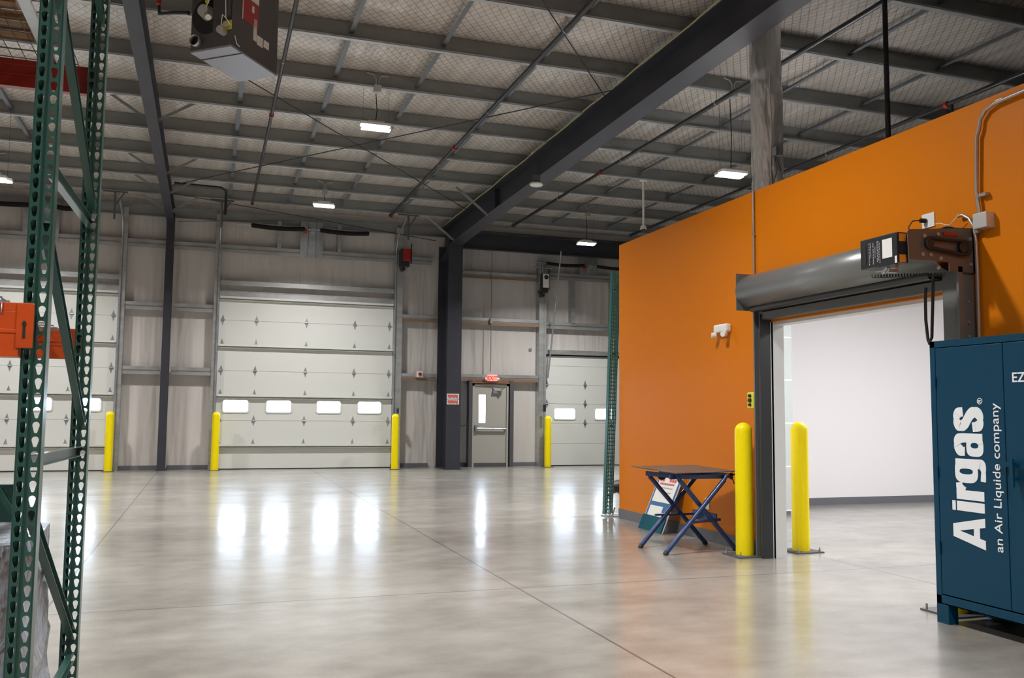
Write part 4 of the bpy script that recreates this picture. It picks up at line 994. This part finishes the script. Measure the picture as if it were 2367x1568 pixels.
# ================================================================== SPRINKLER PIPES, DUCT
def spr(x, z, y0, y1, lab, r=.032, rings=(), hang=()):
    t = thing('sprinkler_pipe', lab, 'pipe', (x,(y0+y1)/2,z))
    MB().cyl((x,y0,z),(x,y1,z),r,14).build('pipe_run','pipe',t)
    for y in rings: MB().cyl((x,y-.03,z),(x,y+.03,z),r*1.45,14).build('coupling','red',t)
    for y in hang: MB().cyl((x,y,z),(x,y,zp(y)+.01),.006,6).cyl((x,y-.01,z),(x,y+.01,z),r*1.15,14).build('hanger','galv',t)
    return t
spr(.80,6.02,2,20.7,'dark sprinkler pipe right of the heater, running towards the loading doors', .026, (14.3,20.7), (12.0,16.0,18.5))
spr(3.95,6.0,2,20.7,'dark sprinkler pipe over the middle of the floor, left of the deep rafter', .034, (14.9,20.7), (9.76,12.9,16.0,19.2))
spr(6.98,5.98,2,20.7,'dark sprinkler pipe just right of the deep rafter', .034, (15.4,), (11.3,14.5,17.6,20.7))
spr(10.2,5.98,2,20.7,'dark sprinkler pipe low over the orange wall top at the right', .034, (10.2,), (8.2,12.9,17.6))
one('drop_pipe', MB().cyl((10.2,10.1,5.4),(10.2,10.1,5.95),.025,10), 'pipe', 'short dark pipe dropping from the right sprinkler pipe behind the orange wall', 'pipe')
p = aX(2052,150,9.0)
t_ = aY(2045,5,7.6); b_ = aY(2062,315,7.6)
one('riser_pipe', MB().cyl((t_.x,7.6,OT),(t_.x,7.6,6.15),.028,12), 'pipe', 'vertical black pipe rising behind the orange wall to the roof', 'pipe')
# black pipe at the slim rafter and door track hangers
one('drain_pipe', MB().tube([(-.8,19.3,6.0),(.1,19.35,6.0),(.2,19.4,5.97),(.22,19.42,5.9),(.22,19.45,5.45)],.028,10), 'pipe', 'black pipe elbow dropping in front of the slim rafter, left of the middle door', 'pipe')
for x, y, lab in ((-2.03,20.7,'left overhead door'),(.16,20.75,'left side of the middle overhead door'),(4.38,20.7,'right side of the middle overhead door')):
    z = zp(y); b = MB().bar((x-.25,y,z-.02),(x+.25,y,z-.02),.04,.03).bar((x,y,z-.03),(x,y,z-.62),.04,.04,(0,1,0)).bar((x+.18,y,z-.03),(x+.02,y,z-.3),.03,.012,(0,1,0)); one('track_hanger', b, 'darkgrey', 'T-shaped hanger holding the door track, '+lab, 'hanger', 'track hangers')
# foil duct
dx, dy = 6.32, 9.1
fd = thing('foil_duct','shiny foil-wrapped round duct rising behind the orange wall to the roof','duct',(dx,dy,OT))
b = MB(); prof = []; random.seed(5); n = 48; K = 46; vs = []
for k in range(K+1):
    z = OT + (zp(dy)+.2-OT)*k/K
    for j in range(n):
        a = 2*PI*j/n
        rr = .185 + .007*math.sin(3*a+z*2.2) + .006*math.sin(7*a-z*5) + .004*math.sin(13*a+z*17) + random.uniform(-.004,.004)
        if abs(((z-OT)%1.2)-.6) < .03: rr -= .012
        vs.append((dx+rr*math.cos(a), dy+rr*math.sin(a), z))
b.add(vs,[(k*n+j,k*n+(j+1)%n,(k+1)*n+(j+1)%n,(k+1)*n+j) for k in range(K) for j in range(n)],True); b.build('wrapped_pipe','foil',fd)
b = MB(); pts = [(dx+.186*math.cos(a_),dy+.186*math.sin(a_),OT+(2.6)*i/20) for i,a_ in ((i,-PI/2-.35+.05*math.sin(i*.9)) for i in range(21))]; b.tube(pts,.008,6); b.build('foil_seam','foil',fd)
p = aY(1794,352,dy-.2)
e = thing('duct_thermostat','small grey-blue box with dangling wires on the foil duct','sensor',(p.x,p.y,p.z-.05))
MB().box(p.x-.05,p.x+.05,p.y-.06,p.y+.02,p.z-.05,p.z+.05).build('housing','girt',e)
MB().box(p.x-.055,p.x-.02,p.y-.08,p.y-.06,p.z-.06,p.z+.05).build('clip','heaterbot',e)
MB().tube([(p.x,p.y,p.z-.05),(p.x+.03,p.y-.01,p.z-.15),(p.x+.06,p.y,p.z-.22)],.004,5).tube([(p.x-.02,p.y,p.z-.05),(p.x-.0,p.y-.02,p.z-.2),(p.x-.03,p.y,p.z-.35)],.004,5).build('wires','black',e)
# white drop pole with camera
yy = 16.08; p0 = aY(1487,427,yy); p1 = aY(1487,530,yy)
e = thing('drop_pole_camera','white pole with a small dome hanging from the roof above the orange wall','camera',(p0.x,yy,p1.z))
MB().cyl((p0.x,yy,p1.z+.06),(p0.x,yy,zp(yy)),.022,12).box(p0.x-.07,p0.x+.07,yy-.05,yy+.05,zp(yy)-.02,zp(yy)).build('pole','plate',e)
MB().cyl((p0.x,yy,p1.z),(p0.x,yy,p1.z+.07),.07,18,.05).build('mount','plate',e); MB().lathe((p0.x,yy,p1.z-.03),[(.001,-.01),(.03,0),(.045,.03)],18).build('dome','blackplastic',e)
# access point disc on the rafter
p = aX(1240,424,5.5)
e = thing('ceiling_disc','white disc-shaped device hanging under the deep rafter','sensor',(5.55,p.y,5.5))
y_ = 14.6; p = aY(1240,424,y_); 
MB().lathe((p.x,y_,p.z-.02),[(.001,-.03),(.10,-.028),(.12,-.005),(.11,.02),(.001,.025)],26).build('disc','plate',e)
MB().box(p.x-.06,p.x+.06,y_-.03,y_+.03,p.z,p.z+.14).build('clip','darkgrey',e)
p = aX(1230,357,5.645); one('small_tag', MB().box(5.64,5.65,p.y-.05,p.y+.05,p.z-.04,p.z+.04), 'plate', 'small white tag on the side of the deep rafter', 'tag')

# ================================================================== LIGHT FIXTURES
LP = 265.0
def fixture(x, y, z, lab, box=True, power=LP):
    t = thing('hanging_lamp', lab, 'lamp', (x,y,z), 'hanging LED lamps')
    b = MB().box(x-.24,x+.20,y-.14,y-.02,z+.012,z+.05).box(x-.20,x+.24,y+.02,y+.14,z+.012,z+.05).box(x-.12,x+.12,y-.06,y+.06,z+.05,z+.10); b.build('housing','plate',t)
    MB().box(x-.23,x+.19,y-.135,y-.025,z,z+.012).build('diffuser','lamp',t); MB().box(x-.19,x+.23,y+.025,y+.135,z,z+.012).build('diffuser','lamp',t)
    zz = zp(y)
    MB().tube([(x,y,z+.1),(x+.015,y,(z+zz)/2-.02),(x-.005,y,zz-.07)],.007,6).build('power_cord','black',t)
    for s in (-1,1): MB().cyl((x+s*.19,y,z+.05),(x+s*.19,y,zz+.02),.0022,5).build('hanger_wire','darkgrey',t)
    b = MB().box(x-.05,x+.05,y-.13,y-.03,zz-.07,zz+.03)
    b.tube([(x-.02,y-.08,zz+.03),(x-.02,y-.08,zz+.13),(x-.06,y-.08,zz+.19),(x-.16,y-.08,zz+.21)],.011,6); b.tube([(x+.02,y-.08,zz+.03),(x+.02,y-.08,zz+.13),(x+.06,y-.08,zz+.18),(x+.16,y-.08,zz+.19)],.011,6)
    b.build('junction_box','girt',t)
    l = bpy.data.lights.new('lamp_light','AREA'); l.shape = 'RECTANGLE'; l.size = .45; l.size_y = .28; l.energy = power; l.color = (1,.985,.965); l.spread = math.radians(138)
    lo = bpy.data.objects.new('lamp_light', l); COL.objects.link(lo); lo.parent = t; lo.location = (0,0,-.005)
    return t
fixture(2.213,12.93,5.55,'hanging LED lamp over the middle of the floor, nearest of the lit ones')
fixture(2.22,19.24,5.76,'hanging LED lamp just in front of the middle overhead door')
fixture(-4.0,19.24,5.75,'hanging LED lamp over the left overhead door', box=False)
fixture(-3.0,14.2,4.60,'hanging LED lamp cut by the left edge of the picture')
fixture(7.25,11.35,4.92,'hanging LED lamp above the orange wall beside the foil duct')
fixture(8.34,19.24,5.36,'hanging LED lamp in front of the dark portal beam, above the small right door')
for x, y in ((2.2,6.6),(2.2,.3),(-3.2,7),(-3.2,.3),(2.2,-5.5),(-8.5,6),(-8.5,14)):
    fixture(x, y, 5.5, 'hanging LED lamp out of view, nearer than the picture shows', box=False, power=LP*(1 if x < 7 else .5))
# side-room ceiling lamps
for x, y in ((7.5,8.2),(10.5,8.2),(8.0,4.0)):
    t = thing('ceiling_lamp','flat white panel lamp on the side-room ceiling','lamp',(x,y,3.5),'side-room panel lamps')
    MB().box(x-.6,x+.6,y-.3,y+.3,3.51,3.56).build('frame','plate',t); MB().box(x-.57,x+.57,y-.27,y+.27,3.505,3.51).build('diffuser','lamp',t)
    l = bpy.data.lights.new('panel_light','AREA'); l.shape = 'RECTANGLE'; l.size = 1.1; l.size_y = .5; l.energy = 155; l.color = (1,.975,.99)
    lo = bpy.data.objects.new('panel_light', l); COL.objects.link(lo); lo.parent = t; lo.location = (0,0,-.005)

# ================================================================== WORLD / COLOUR
w = bpy.data.worlds.new('sky'); sc.world = w; w.use_nodes = True
bg = w.node_tree.nodes['Background']; bg.inputs[0].default_value = (.68,.82,1.0,1); bg.inputs[1].default_value = 24.0
vs_ = sc.view_settings; vs_.view_transform = 'Standard'; vs_.look = 'None'; vs_.exposure = -.38; vs_.gamma = 1; vs_.use_curve_mapping = False
